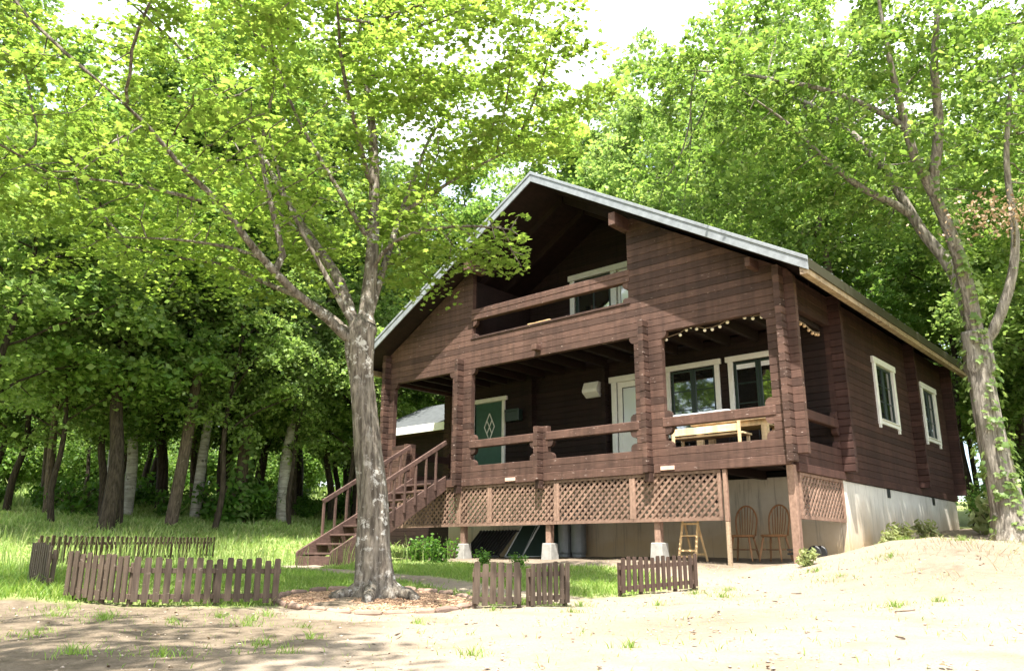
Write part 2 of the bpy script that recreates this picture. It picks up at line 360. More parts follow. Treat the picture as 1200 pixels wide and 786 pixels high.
nt.links.new(base, b.inputs['Base Color']); b.inputs['Roughness'].default_value = .95; b.inputs['Specular IOR Level'].default_value = .1
hb = nd(nt, 'ShaderNodeMath', operation='ADD'); nt.links.new(n2, hb.inputs[0]); nt.links.new(n3, hb.inputs[1]); bump(nt, b, hb.outputs[0], .62, .026)
MT['ground'] = m
# bare earth: under and before the deck, the trodden bank by the left fences, the mound on the right
soilm = np.clip(1.1 - np.abs(Y - .2) / 1.7, 0, 1) * (X > -5.5) * (X < 4.6)
BANK = np.array([(.6, -9.0), (2.0, -8.7), (2.6, -7.9), (4.1, -7.8), (4.9, -8.4), (5.6, -9.5), (6.3, -11.4), (3, -14), (-2, -13)])
soilm = np.maximum(soilm, 1.0 * np.clip((sdist(BANK, X, Y) + .35 * wob(X, Y, 1.1, 4)) / .5 + .45, 0, 1))
soilm = np.maximum(soilm, .55 * np.clip(1.3 - np.hypot((X - 7.7) / 1.7, (Y + 1.2) / 2.6), 0, 1))
soilm = np.maximum(soilm, np.clip((1.03 - ringd(X, Y)) / .1, 0, 1))
soilm = np.maximum(soilm, .55 * np.clip(1.2 - np.hypot((X - 6.6) / .9, (Y + 6.4) / 1.6), 0, 1))
terr = np_mesh('ground', np.stack([X, Y, Z], -1).reshape(-1, 3), F, MT['ground'], {'grass': gm.ravel(), 'soil': (soilm + .25 * soilm * wob(X, Y, 2.2)).ravel()})
terr.polygons.foreach_set('use_smooth', [True] * len(terr.polygons))
tag(link('ground', terr), kind='structure')

# ------------------------------------------------------------------ the cabin
H = .135; AZ, SL, TV = 6.49, .5815, .24        # log course, apex, roof slope, roof thickness
WX, EX, YF, YB, PW = 5.03, 5.73, -.57, 10.15, 2.13
RB = 9.95                                       # rear wall
def under(x): return AZ - TV - SL * abs(x)
def halfw(z): return (AZ - TV - z) / SL
cabin = empty('log_cabin', (0, 0, -1.5))
tag(cabin, 'dark brown log cabin with balcony in its gable and a lattice skirted porch', 'cabin')
def P(mb, name, m, parent=None, bevel=0, smooth=False):
    o = mb.build(name, m, None, bevel, smooth); p = parent or cabin
    o.parent = p
    if p is cabin: o.matrix_parent_inverse = Matrix.Translation((0, 0, 1.5))
    return o
# (parts are built in world coordinates; the cabin's Empty only lies 1.5 m lower)
def course(mb, o, d, n, z, h, th, segs, ch=.008):
    prof = [(-ch, 0), (0, ch), (0, h - ch), (-ch, h - .002), (-th, h - .002), (-th, 0)]
    for a0, a1, b0, b1 in segs:
        ring = lambda e0, e1: [(o[0] + d[0] * (e0 + (e1 - e0) * q / h) + n[0] * t, o[1] + d[1] * (e0 + (e1 - e0) * q / h) + n[1] * t, z + q) for t, q in prof]
        k = 6; mb.add(ring(a0, a1) + ring(b0, b1), [(0, 1, 2, 3, 4, 5), (11, 10, 9, 8, 7, 6)] + [(i, i + 6, (i + 1) % 6 + 6, (i + 1) % 6) for i in range(6)])
def cut(a, b, holes):
    out = [(a, b)]
    for h0, h1 in holes:
        nx = []
        for s, e in out:
            if h1 <= s or h0 >= e: nx.append((s, e)); continue
            if s < h0 - .01: nx.append((s, h0))
            if h1 < e - .01: nx.append((h1, e))
        out = nx
    return out
def wall(mb, o, d, n, z0, z1, a, b, th=.11, holes=(), gable=None):
    z = z0
    while z < z1 - .02:
        h = min(H, z1 - z); hs = [(u0, u1) for u0, u1, w0, w1 in holes if w0 < z + h * .6 and w1 > z + h * .4]
        segs = []
        for s, e in cut(a, b, hs):
            s0 = s1 = s; e0 = e1 = e
            if gable:
                g0, g1 = gable(z), gable(z + h)
                s0, s1, e0, e1 = max(s, -g0), max(s, -g1), min(e, g0), min(e, g1)
                if e1 - s1 < .05: continue
            segs.append((s0, s1, e0, e1))
        course(mb, o, d, n, z, h, th, segs); z += h
def logends(mb, c, d, n, z0, z1, w=.11, t0=0., t1=.2, jit=.006):
    z = z0
    while z < z1 - .02:
        h = min(H, z1 - z); e = t1 + random.uniform(-jit, jit)
        prof = [(-w / 2 + .014, 0), (-w / 2, .014), (-w / 2, h - .014), (-w / 2 + .014, h - .003), (w / 2 - .014, h - .003), (w / 2, h - .014), (w / 2, .014), (w / 2 - .014, 0)]
        mb.prism(prof, lambda p: (c[0] + d[0] * p[0] + n[0] * t0, c[1] + d[1] * p[0] + n[1] * t0, z + p[1]),
                       lambda p: (c[0] + d[0] * p[0] + n[0] * e, c[1] + d[1] * p[0] + n[1] * e, z + p[1])); z += h
def corbel(mb, o, d, n, u, s, z0, z1, L_=.15, lower=True, th=.11, inset=.004):
    """a log end projecting from a post into an opening, its outer corner rounded."""
    h = z1 - z0; pts = [(u, z0), (u, z1)] if lower else [(u, z1), (u, z0)]
    top, bot = (z1, z0) if lower else (z0, z1); sg = 1 if lower else -1
    pts += [(u + s * L_, top), (u + s * L_, top - sg * .03)]
    r = h - .03
    for i in range(1, 7):
        a = math.pi / 2 * i / 6; pts.append((u + s * (L_ - r * .95 * (1 - math.cos(a))), top - sg * (.03 + r * math.sin(a))))
    mb.prism(pts, lambda p: (o[0] + d[0] * p[0] - n[0] * inset, o[1] + d[1] * p[0] - n[1] * inset, p[1]),
                  lambda p: (o[0] + d[0] * p[0] - n[0] * (th - inset), o[1] + d[1] * p[0] - n[1] * (th - inset), p[1]))

XD, YN = (1, 0), (0, -1)      # facade: runs along x, looks to -y
O0 = (0, 0)
ZB = .15                      # first full course above the floor band
Z_SILL = ZB + 2 * H; Z_BEAM = ZB + 18 * H; Z_UP = Z_BEAM + 5 * H     # .42, 2.58, 3.255
posts = [(-5.25, -4.82), (-2.79, -2.19), (2.09, 2.69), (4.73, 5.25)]
# --- front gable wall above the porch, with the balcony opening
w = MB(); wall(w, O0, XD, YN, Z_BEAM, 6.3, -5.25, 5.25, holes=[(-2.2, 2.0, Z_UP, 9)], gable=halfw)
P(w, 'gable_wall', MT['facade'])
# --- posts: stub walls with a column of crossing log ends in front
for k, (a, b_) in enumerate(posts):
    w = MB(); wall(w, O0, XD, YN, Z_SILL, Z_BEAM, a, b_); c = (-5.03, -2.50, 2.36, 5.03)[k]
    logends(w, (c, 0), XD, YN, .0 if k in (1, 2) else .02, (Z_BEAM + 2 * H) if k in (1, 2) else under(c) - .03, t1=.19)
    if k in (1, 2): w.box(c - .05, c + .05, -.13, -.0, -.16, -.002)
    for s, e in ((-1, a), (1, b_)):
        if (k, s) in ((0, -1), (3, 1)): continue
        corbel(w, O0, XD, YN, e, s, Z_BEAM - H + .01, Z_BEAM - .002, .10)
        if (k, s) in ((0, 1), (1, -1)):
            if k == 0: corbel(w, O0, XD, YN, e, s, .825, .825 + H, .12, False)
            continue
        corbel(w, O0, XD, YN, e, s, Z_SILL + .002, Z_SILL + H, .14, False)
        corbel(w, O0, XD, YN, e, s, .80 - H, .798, .14, True); corbel(w, O0, XD, YN, e, s, .972, .97 + H, .13, False)
    P(w, 'porch_post', MT['facade'])
w = MB(); wall(w, O0, XD, YN, Z_SILL, 1.09, -.36, -.03); logends(w, (-.195, 0), XD, YN, 0, 1.09, t1=.19); w.box(-.245, -.145, -.13, 0, -.16, -.002)
for s, e in ((-1, -.36), (1, -.03)):
    corbel(w, O0, XD, YN, e, s, Z_SILL + .002, Z_SILL + H, .14, False); corbel(w, O0, XD, YN, e, s, .80 - H, .798, .14, True)
P(w, 'baluster_post', MT['facade'])
w = MB(); wall(w, O0, XD, YN, ZB, 1.05, -4.82, -4.1); logends(w, (-4.2, 0), XD, YN, 0, 1.05, t1=.12); P(w, 'stair_side_wall', MT['facade'])
# --- floor band, sill courses, rails
w = MB(); wall(w, O0, XD, YN, ZB, Z_SILL, -2.79, 5.25); wall(w, O0, XD, YN, ZB, Z_SILL, -5.25, -4.82); P(w, 'sill_logs', MT['facade'])
for a, b_ in ((-5.1, -4.1), (-2.9, -2.57), (-2.43, -.262), (-.128, 2.29), (2.43, 4.96)): w = MB(); w.box(a, b_, -.024, .10, -.01, ZB - .003); P(w, 'floor_band', MT['facade'], bevel=.006)
for a, b_ in ((-2.19, -.36), (-.03, 2.09), (2.69, 4.73)):
    w = MB(); w.box(a - .05, b_ + .05, -.012, .115, .80, .968); P(w, 'porch_rail', MT['facade'], bevel=.012)
w = MB(); w.box(-2.24, 2.04, -.012, .12, 3.705, 3.832); w.box(-2.24, 2.04, -.012, .12, 3.836, 3.962)
P(w, 'balcony_rail', MT['facade'], bevel=.012)
w = MB()
for s, e in ((1, -2.2), (-1, 2.0)):
    corbel(w, O0, XD, YN, e, s, Z_UP + .052, Z_UP + H, .13, False); corbel(w, O0, XD, YN, e, s, 3.70 - H, 3.703, .13, True)
w.box(-2.24, 2.04, -.02, .13, Z_UP, Z_UP + .05); P(w, 'balcony_sill', MT['facade'], bevel=.008)
# --- purlin ends and the floor beam's stub
for x, z in ((1.98, under(1.98)), (-1.98, under(1.98)), (4.62, under(4.62))):
    w = MB(); hw_, hh_ = (.075, .34) if abs(x) < 3 else (.05, .24); w.box(x - hw_, x + hw_, -.48 if abs(x) < 3 else -.34, (.105 if abs(x) > 1 else PW), z - hh_, z - .03 - .075 * SL); P(w, 'purlin', MT['facade'], bevel=.01)
w = MB(); w.box(-.32, -.18, -.17, -.001, 2.68, 2.80); P(w, 'beam_end', MT['facade'], bevel=.01)
# --- side wall on the right (looks to +x), the left side and the rear
YD, XP, XN = (0, 1), (1, 0), (-1, 0)
OR = (WX, 0); OL = (-WX, 0)
wins = [(4.42, 5.78), (7.80, 9.02)]
def eave(z): return 99
top = under(WX) - .02
w = MB()
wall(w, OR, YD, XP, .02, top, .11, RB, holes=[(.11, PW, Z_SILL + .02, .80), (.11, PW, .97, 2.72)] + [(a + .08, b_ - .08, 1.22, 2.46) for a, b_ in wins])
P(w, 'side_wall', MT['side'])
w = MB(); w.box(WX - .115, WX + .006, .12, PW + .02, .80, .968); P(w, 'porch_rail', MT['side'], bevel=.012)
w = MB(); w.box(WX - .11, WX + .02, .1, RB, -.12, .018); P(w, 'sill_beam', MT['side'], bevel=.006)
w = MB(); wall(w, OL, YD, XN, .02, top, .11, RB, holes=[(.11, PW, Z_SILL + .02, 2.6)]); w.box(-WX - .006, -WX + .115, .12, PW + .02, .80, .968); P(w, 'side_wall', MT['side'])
for y, t, e in ((PW + .055, .22, top), (6.85, .22, top), (RB - .06, .24, top)):
    for sx_, o_, n_ in ((1, OR, XP), (-1, OL, XN)):
        w = MB(); logends(w, (o_[0], y), YD, n_, .02, e, w=.13 if y < 9 else .11, t1=t)
        if y < 3 : 
            for z0, z1, lw in ((Z_SILL + .02, Z_SILL + H, False), (.80 - H, .798, True), (.972, .97 + H, False)): corbel(w, o_, YD, n_, PW, -1, z0, z1, .13, lw)
        P(w, 'log_ends', MT['side'])
w = MB(); wall(w, (0, RB), (-1, 0), (0, 1), .02, 6.2, -5.25, 5.25, gable=halfw); P(w, 'rear_wall', MT['side'])
# --- porch back wall and balcony back wall (look to -y), openings for doors and windows
OB = (0, PW)
doorG = (-4.12, -3.16, .22, 2.28); doorW = (.25, 1.20, .22, 2.28)
winA = (1.62, 2.66, 1.02, 2.33); winB = (3.06, 4.10, 1.02, 2.33)
upW = (-.86, 1.32, 3.15, 4.92)
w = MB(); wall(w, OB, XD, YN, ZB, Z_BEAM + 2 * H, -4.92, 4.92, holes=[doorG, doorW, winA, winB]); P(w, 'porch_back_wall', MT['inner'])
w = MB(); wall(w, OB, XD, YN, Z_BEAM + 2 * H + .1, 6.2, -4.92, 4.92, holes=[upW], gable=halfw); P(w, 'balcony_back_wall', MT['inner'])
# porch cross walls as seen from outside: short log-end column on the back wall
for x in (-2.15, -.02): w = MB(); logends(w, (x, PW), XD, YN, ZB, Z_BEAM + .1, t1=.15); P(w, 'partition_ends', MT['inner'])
# --- floors, joists, ceilings
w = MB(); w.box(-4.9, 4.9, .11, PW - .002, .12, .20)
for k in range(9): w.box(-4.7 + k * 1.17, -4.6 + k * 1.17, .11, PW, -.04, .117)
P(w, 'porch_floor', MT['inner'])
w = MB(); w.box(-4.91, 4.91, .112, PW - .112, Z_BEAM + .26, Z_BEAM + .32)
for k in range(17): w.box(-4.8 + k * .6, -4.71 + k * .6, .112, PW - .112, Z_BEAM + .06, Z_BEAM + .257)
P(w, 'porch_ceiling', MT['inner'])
w = MB(); w.box(-4.9, 4.9, PW + .12, RB - .12, -.02, .1); w.box(-4.9, 4.9, PW + .12, RB - .12, 2.7, 2.8); w.box(-4.9, 4.9, 5.2, 5.3, .1, 2.69); P(w, 'inner_floor', MT['dark'])
for x in (-2.31, 2.11): w = MB(); w.box(x, x + .11, .115, PW - .115, 2.95, under(2.11) - .35); P(w, 'balcony_side_wall', MT['inner'])
# --- roof: two slabs with soffit boards, rafters, metal bargeboard, eave trim
for s in (-1, 1):
    sl_ = lambda p, y: (s * p[0], y, p[1])
    w = MB(); w.prism([(0.006, AZ - .006), (EX - .03, AZ - SL * (EX - .03) - .006), (EX - .03, AZ - SL * (EX - .03) - .10), (0.006, AZ - .10)], lambda p: sl_(p, YF + .03), lambda p: sl_(p, YB)); rf = P(w, 'roof', MT['roof'])
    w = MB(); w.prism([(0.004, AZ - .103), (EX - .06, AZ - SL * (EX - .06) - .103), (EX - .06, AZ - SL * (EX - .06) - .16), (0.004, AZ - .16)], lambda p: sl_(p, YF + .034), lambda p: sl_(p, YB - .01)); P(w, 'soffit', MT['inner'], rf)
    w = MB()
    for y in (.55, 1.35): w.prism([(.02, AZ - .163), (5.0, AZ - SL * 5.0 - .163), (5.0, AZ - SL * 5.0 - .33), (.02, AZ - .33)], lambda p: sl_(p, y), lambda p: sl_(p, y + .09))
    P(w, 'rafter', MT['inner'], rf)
    w = MB(); w.prism([(0.002, AZ), (EX, AZ - SL * EX), (EX, AZ - SL * EX - .215), (0.002, AZ - .215)], lambda p: sl_(p, YF), lambda p: sl_(p, YF + .028)); 
    w.prism([(0.002, AZ + .012), (EX + .012, AZ - SL * EX + .012), (EX + .012, AZ - SL * EX - .055), (0.002, AZ - .055)], lambda p: sl_(p, YF - .016), lambda p: sl_(p, YF - .002)); P(w, 'bargeboard', MT['metal'], rf, bevel=.004)
    w = MB(); w.prism([(EX - .028, AZ - SL * (EX - .028) + .004), (EX, AZ - SL * EX), (EX, AZ - SL * EX - .17), (EX - .028, AZ - SL * EX - .17)], lambda p: sl_(p, YF + .03), lambda p: sl_(p, YB)); P(w, 'eave_trim', MT['gutter'], rf)
    w = MB(); w.prism([(EX - .15, AZ - SL * (EX - .05) - .165), (EX - .031, AZ - SL * (EX - .05) - .165), (EX - .031, AZ - SL * EX - .26), (EX - .15, AZ - SL * EX - .26)], lambda p: sl_(p, YF + .032), lambda p: sl_(p, YB - .02)); P(w, 'eave_board', MT['eave'], rf, bevel=.004)
    w = MB()
    for k in range(24):                                   # standing seams of the sheet roof
        y = YF + .25 + k * .45; w.prism([(.02, AZ + .02), (EX - .02, AZ - SL * (EX - .02) + .02), (EX - .02, AZ - SL * (EX - .02) - .004), (.02, AZ - .004)], lambda p: sl_(p, y), lambda p: sl_(p, y + .03))
    P(w, 'roof_seams', MT['roof'], rf)
w = MB(); w.prism([(-.14, AZ - .07), (0, AZ + .03), (.14, AZ - .07), (0, AZ + .006)], lambda p: (p[0], YF - .01, p[1]), lambda p: (p[0], YB, p[1])); P(w, 'ridge_cap', MT['metal'])
# --- foundation, vents, piers
w = MB(); w.box(-5.0, 5.0, PW, PW + .15, -1.9, -.0); w.box(4.85, 5.0, PW + .15, RB - .0, -1.9, -.125); w.box(-5.0, -4.85, PW + .15, RB, -1.9, -.125); w.box(-4.85, 4.85, RB - .15, RB, -1.9, 0)
f_ = P(w, 'foundation', MT['concrete'], bevel=.01)
for y in (4.65, 7.87):
    w = MB(); w.obox((5.0, y), YD, XP, -.09, .09, -.04, .012, -.30, -.12); P(w, 'vent', MT['black'], f_)
for x in (2.55, 4.3): w = MB(); w.box(x - .08, x + .08, PW - .012, PW + .02, -.5, -.34); P(w, 'vent', MT['black'], f_)
for x in (-2.45, -.08, 2.40):
    w = MB(); w.box(x - .06, x + .06, .06, .18, -1.22, .11); sp_ = P(w, 'support_post', MT['lattice'], bevel=.006)
    w = MB(); w.prism([(-.14, -.14), (.14, -.14), (.14, .14), (-.14, .14)], lambda p: (x + p[0], .12 + p[1], -1.75), lambda p: (x + p[0] * .8, .12 + p[1] * .8, -1.215)); P(w, 'pier', MT['pier'], sp_, bevel=.012)
for x in (4.93, ):
    w = MB(); w.box(x - .065, x + .065, .0, .13, -1.7, -.012); P(w, 'support_post', MT['lattice'], bevel=.008)
w = MB(); w.box(3.745, 3.815, -.035, .035, -.03, .01) if False else w.box(3.745, 3.815, .005, .075, -.88, -.012); sp_ = P(w, 'support_post', MT['lattice'], bevel=.006)
w = MB(); w.box(3.748, 3.812, .008, .072, -1.72, -.882); P(w, 'post_foot', MT['eave'], sp_, bevel=.006)
# --- lattice panels: two layers of crossed laths in a frame
def lattice(o, d, n, u0, u1, z0, z1, m, t=.02):
    w = MB(); pitch = .138; lw = .043 / 2
    Wd, Hh = u1 - u0, z1 - z0
    for sgn, tt in ((1, t), (-1, t + .011)):
        k = -Hh
        while k < Wd + Hh:
            # line from (k,0) to (k+sgn*H,H), clipped to the panel
            ua, za, ub, zb = (k, 0, k + Hh, Hh) if sgn > 0 else (k, 0, k - Hh, Hh)
            pts = []
            tlo, thi = 0., 1.
            dx = ub - ua
            lo, hi = sorted(((0 - ua) / dx, (Wd - ua) / dx)); tlo = max(tlo, lo); thi = min(thi, hi)
            if thi - tlo > .03:
                pa = (ua + dx * tlo, Hh * tlo); pb = (ua + dx * thi, Hh * thi); q = lw / math.sqrt(2)
                poly = [(pa[0] - q, pa[1] + q * sgn), (pa[0] + q, pa[1] - q * sgn), (pb[0] + q, pb[1] - q * sgn), (pb[0] - q, pb[1] + q * sgn)]
                if sgn < 0: poly = poly[::-1]
                f = lambda tv: (lambda p: (o[0] + d[0] * (u0 + p[0]) + n[0] * tv, o[1] + d[1] * (u0 + p[0]) + n[1] * tv, z0 + p[1]))
                w.prism(poly, f(-tt), f(-tt - .009))
            k += pitch
    L_ = P(w, 'lattice_panel', m)
    w = MB(); w.obox(o, d, n, u0 - .028, u1 + .028, -t - .03, -t + .012, z0 - .03, z0 + .025); w.obox(o, d, n, u0 - .028, u1 + .028, -t - .03, -t + .012, z1 - .02, z1 + .03)
    w.obox(o, d, n, u0 - .03, u0 + .028, -t - .028, -t + .015, z0 + .027, z1 - .022); w.obox(o, d, n, u1 - .028, u1 + .03, -t - .028, -t + .015, z0 + .027, z1 - .022)
    P(w, 'lattice_frame', m, L_)
xs = [-4.55, -2.52, -1.61, .18, 1.94, 3.71]
for a, b_ in zip(xs[:-1], xs[1:]): lattice(O0, XD, YN, a + .032, b_ - .032, -.83, -.045, MT['lattice'])
lattice(OR, YD, XP, .20, PW - .06, -.83, -.155, MT['lattice'], t=.03)
# --- little tags on the floor band
for x in (-1.0, 2.72): w = MB(); w.box(x - .14, x + .14, -.040, -.026, .03, .10); P(w, 'number_plate' if False else 'blank_plate', MT['plate'], bevel=.003)
# --- doors and windows
def frame_trim(o, d, n, u0, u1, z0, z1, tw=.10, head=.06, foot=True, th=.045, sill=False):
    w = MB(); z_b = z0 - tw if foot else z0
    w.obox(o, d, n, u0 - tw, u0, -.10, th, z_b, z1); w.obox(o, d, n, u1, u1 + tw, -.10, th, z_b, z1)
    w.obox(o, d, n, u0 - tw - head, u1 + tw + head, -.10, th + .012, z1, z1 + tw + .01)
    if foot:
        w.obox(o, d, n, u0, u1, -.10, th - .004, z0 - tw + .02, z0)
        if sill: w.obox(o, d, n, u0 - .015, u1 + .015, th - .003, th + .03, z0 - .03, z0 - .005)
    return w
def window(o, d, n, u0, u1, z0, z1, cols, rows, tw=.10, halves=2):
    fr = P(frame_trim(o, d, n, u0, u1, z0, z1, tw, .05, True, .045, True), 'window', MT['white'], bevel=.006)
    wd = (u1 - u0) / halves
    for k in range(halves):
        a, b_ = u0 + k * wd + .004, u0 + (k + 1) * wd - .004; w = MB(); s = .055
        w.obox(o, d, n, a, a + s, -.055, -.01, z0 + .004, z1 - .004); w.obox(o, d, n, b_ - s, b_, -.055, -.01, z0 + .004, z1 - .004)
        w.obox(o, d, n, a + s, b_ - s, -.055, -.01, z0 + .004, z0 + s); w.obox(o, d, n, a + s, b_ - s, -.055, -.01, z1 - s, z1 - .004)
        for c in range(1, cols): u = a + s + (b_ - a - 2 * s) * c / cols; w.obox(o, d, n, u - .011, u + .011, -.046, -.017, z0 + s, z1 - s)
        for r in range(1, rows): z = z0 + s + (z1 - z0 - 2 * s) * r / rows; w.obox(o, d, n, a + s, b_ - s, -.044, -.019, z - .011, z + .011)
        P(w, 'sash', MT['sash'], fr, bevel=.003)
        w = MB(); w.obox(o, d, n, a + s - .005, b_ - s + .005, -.036, -.028, z0 + s - .005, z1 - s + .005); P(w, 'pane', MT['glass'], fr)
    return fr
window(OB, XD, YN, *winA, 1, 3); fb = window(OB, XD, YN, *winB, 1, 3)
for a, b_ in wins: window(OR, YD, XP, a + .12, b_ - .12, 1.28, 2.44, 1, 3, tw=.12)
w = MB()
for a in (3.12, 3.63): w.obox(OB, XD, YN, a, a + .40, -.026, -.02, 2.17, 2.265)
P(w, 'blind', MT['curtain'], fb)
# side windows have little horns below the sill
for a, b_ in wins:
    w = MB()
    for u in (a + .012, b_ - .10): w.obox(OR, YD, XP, u, u + .088, -.0, .04, 1.09, 1.158)
    P(w, 'window_apron', MT['white'], bevel=.004)
# green front door
u0, u1, z0, z1 = doorG
dr = MB(); dr.obox(OB, XD, YN, u0 + .006, u1 - .006, -.07, -.02, z0, z1 - .006); dr = P(dr, 'door', MT['green'], bevel=.004)
P(frame_trim(OB, XD, YN, u0, u1, z0, z1, .095, .07, False), 'door_frame', MT['white'], dr, bevel=.006)
w = MB(); cx_, cz_ = (u0 + u1) / 2 + .02, 1.66
def dia(hw, hh, ox=0, oz=0, tk=.018):
    c4 = [(-hw, 0), (0, hh), (hw, 0), (0, -hh)]
    for i in range(4):
        p, q = c4[i], c4[(i + 1) % 4]; w.bar((cx_ + ox + p[0], PW + .012, cz_ + oz + p[1]), (cx_ + ox + q[0], PW + .012, cz_ + oz + q[1]), .02, tk, up=(0, 1, 0))
dia(.17, .34); 
for s in (-1, 1):
    w.bar((cx_ - .085, PW + .011, cz_ + s * .17), (cx_ + .085, PW + .011, cz_ - s * .17), .02, .014, up=(0, 1, 0))
P(w, 'diamond_light', MT['white'], dr)
w = MB(); w.ball((u1 - .09, PW - .03, 1.2), .035); w.tube([(u1 - .09, PW + .02, 1.2), (u1 - .09, PW - .03, 1.2)], [.012, .012]); P(w, 'door_knob', MT['frame'], dr, smooth=True)
# white glazed door
u0, u1, z0, z1 = doorW
w = MB(); s = .13; w.obox(OB, XD, YN, u0 + .005, u0 + s, -.065, -.015, z0, z1 - .005); w.obox(OB, XD, YN, u1 - s, u1 - .005, -.065, -.015, z0, z1 - .005)
w.obox(OB, XD, YN, u0 + s, u1 - s, -.065, -.015, z1 - s, z1 - .005); w.obox(OB, XD, YN, u0 + s, u1 - s, -.065, -.015, z0, z0 + .95); dr = P(w, 'door', MT['white'], bevel=.005)
P(frame_trim(OB, XD, YN, u0, u1, z0, z1, .12, .06, False), 'door_frame', MT['white'], dr, bevel=.006)
w = MB(); w.obox(OB, XD, YN, u0 + s - .005, u1 - s + .005, -.045, -.035, z0 + .945, z1 - s + .005); P(w, 'door_glass', MT['sky_doorglass'], dr)
w = MB()
for a, b_, c, d_ in ((u0 + s, u0 + s + .016, z0 + .95, z1 - s), (u1 - s - .016, u1 - s, z0 + .95, z1 - s), (u0 + s + .017, u1 - s - .017, z1 - s - .016, z1 - s)): w.obox(OB, XD, YN, a, b_, -.034, -.022, c, d_)
P(w, 'glazing_bead', MT['black'], dr)
w = MB(); w.tube([(u1 - .07, PW + .02, 1.25), (u1 - .07, PW - .05, 1.25), (u1 - .18, PW - .05, 1.25)], [.01, .01, .01]); P(w, 'door_handle', MT['frame'], dr, smooth=True)
# balcony glazing: a white framed window beside a curtained glass door
u0, u1, z0, z1 = upW
w = frame_trim(OB, XD, YN, u0, u1, z0, z1, .13, .05, False); w.obox(OB, XD, YN, .18, .34, -.10, .04, z0, z1 - .003); fr = P(w, 'window', MT['white'], bevel=.006)
for a, b_ in ((u0 + .01, .17), (.35, u1 - .01)):
    w = MB(); s = .07; w.obox(OB, XD, YN, a, a + s, -.06, -.01, z0, z1 - .01); w.obox(OB, XD, YN, b_ - s, b_, -.06, -.01, z0, z1 - .01); w.obox(OB, XD, YN, a + s, b_ - s, -.06, -.01, z1 - s, z1 - .01)
    w.obox(OB, XD, YN, a + s, b_ - s, -.06, -.01, z0, z0 + s); w.obox(OB, XD, YN, (a + b_) / 2 - .012, (a + b_) / 2 + .012, -.05, -.015, z0 + s, z1 - s)
    P(w, 'sash', MT['sash'] if a < 0 else MT['white'], fr, bevel=.003)
    w = MB(); w.obox(OB, XD, YN, a + s - .004, b_ - s + .004, -.04, -.032, z0 + s - .004, z1 - s + .004); P(w, 'pane', MT['glass'] if a < 0 else MT['sky_doorglass'], fr)
# vent hood, letter box
w = MB(); hx, hz = -.35, 2.18
w.prism([(0, -.17), (.07, -.17), (.22, -.06), (.22, .0), (.14, .17), (0, .17)], lambda p: (hx - .20, PW - .005 - p[0], hz + p[1]), lambda p: (hx + .20, PW - .005 - p[0], hz + p[1])); P(w, 'vent_hood', MT['white'], bevel=.008)
w = MB(); w.box(-2.93, -2.50, PW - .17, PW - .004, 1.70, 1.98); w.box(-2.95, -2.48, PW - .185, PW - .17, 1.93, 1.995); P(w, 'letter_box', MT['sash'], bevel=.008)
# --- staircase down to the left
sx0, sx1 = -4.06, -2.9; top_y, top_z, bot_y, bot_z = 0.0, .14, -3.02, -1.62
w = MB(); slope = (top_z - bot_z) / (top_y - bot_y)
for x in (sx0, sx1 - .045):
    poly = [(-.03, top_z + .10), (-.03, top_z - .22), (bot_y + .28, bot_z - .12), (bot_y, bot_z - .12), (bot_y, bot_z + .20), (bot_y + .03, bot_z + .235)]
    w.prism(poly, lambda p: (x, p[0], p[1]), lambda p: (x + .045, p[0], p[1]))
stair = P(w, 'staircase', MT['stairw'], bevel=.006)
n_st = 9
for k in range(n_st):
    f = (k + .75) / (n_st + .4); y = bot_y + (top_y - bot_y) * f + .02; z = bot_z + (top_z - bot_z) * f + .0
    w = MB(); w.box(sx0 + .047, sx1 - .047, y - .14, y + .14, z + .02, z + .062); P(w, 'step', MT['stairw'], stair, bevel=.006)
w = MB(); w.box(sx0 + .047, sx1 - .047, bot_y + .012, bot_y + .045, bot_z - .1, bot_z + .135); P(w, 'riser', MT['stairw'], stair, bevel=.004)
for x in (sx0 - .012, sx1 + .012):
    w = MB(); y1, z1 = -.07, top_z + .84; y0 = bot_y + .62; z0 = z1 - slope * (y1 - y0)
    w.bar((x, y0 - .03, z0 - .02), (x, y1, z1), .055, .09); w.bar((x, y0, z0 - .02), (x, y0, bot_z + slope * .62 + .02), .045, .05, up=(0, 1, 0))
    P(w, 'handrail', MT['oldpine'] if False else MT['stairw'], stair, bevel=.005)
    for k in range(1, 8):
        y = y0 + (y1 - y0) * k / 8; zr = z0 + slope * (y - y0)
        w = MB(); w.bar((x, y, zr - .03), (x, y, bot_z + slope * (y - bot_y) - .03), .042, .046, up=(0, 1, 0)); P(w, 'baluster', MT['stairw'], stair, bevel=.004)

# ------------------------------------------------------------------ annex on the far left
shed = empty('storage_shed', (-7.6, 3.4, -1.35))
tag(shed, 'low dark annex with grey roof and white fascia, seen through the stair opening', 'shed')
def Q(mb, name, m, parent, bevel=0, smooth=False, root=None):
    o = mb.build(name, m, None, bevel, smooth); o.parent = parent
    if parent.type == 'EMPTY': o.matrix_parent_inverse = (Matrix.Translation(parent.location) @ parent.rotation_euler.to_matrix().to_4x4()).inverted()
    return o
w = MB(); wall(w, (0, 3.0), XD, YN, -1.5, 2.0, -8.9, -5.75); wall(w, (-5.75, 0), YD, XP, -1.5, 2.0, 3.11, 4.8); w.box(-8.9, -8.8, 3.12, 4.8, -1.5, 2.0); Q(w, 'wall', MT['inner'], shed)
w = MB(); sx_ = lambda p, x: (x, p[0], p[1])
w.prism([(2.5, 2.03), (5.1, 3.20), (5.1, 3.12), (2.5, 1.95)], lambda p: sx_(p, -9.2), lambda p: sx_(p, -5.42)); Q(w, 'roof', MT['shedroof'], shed)
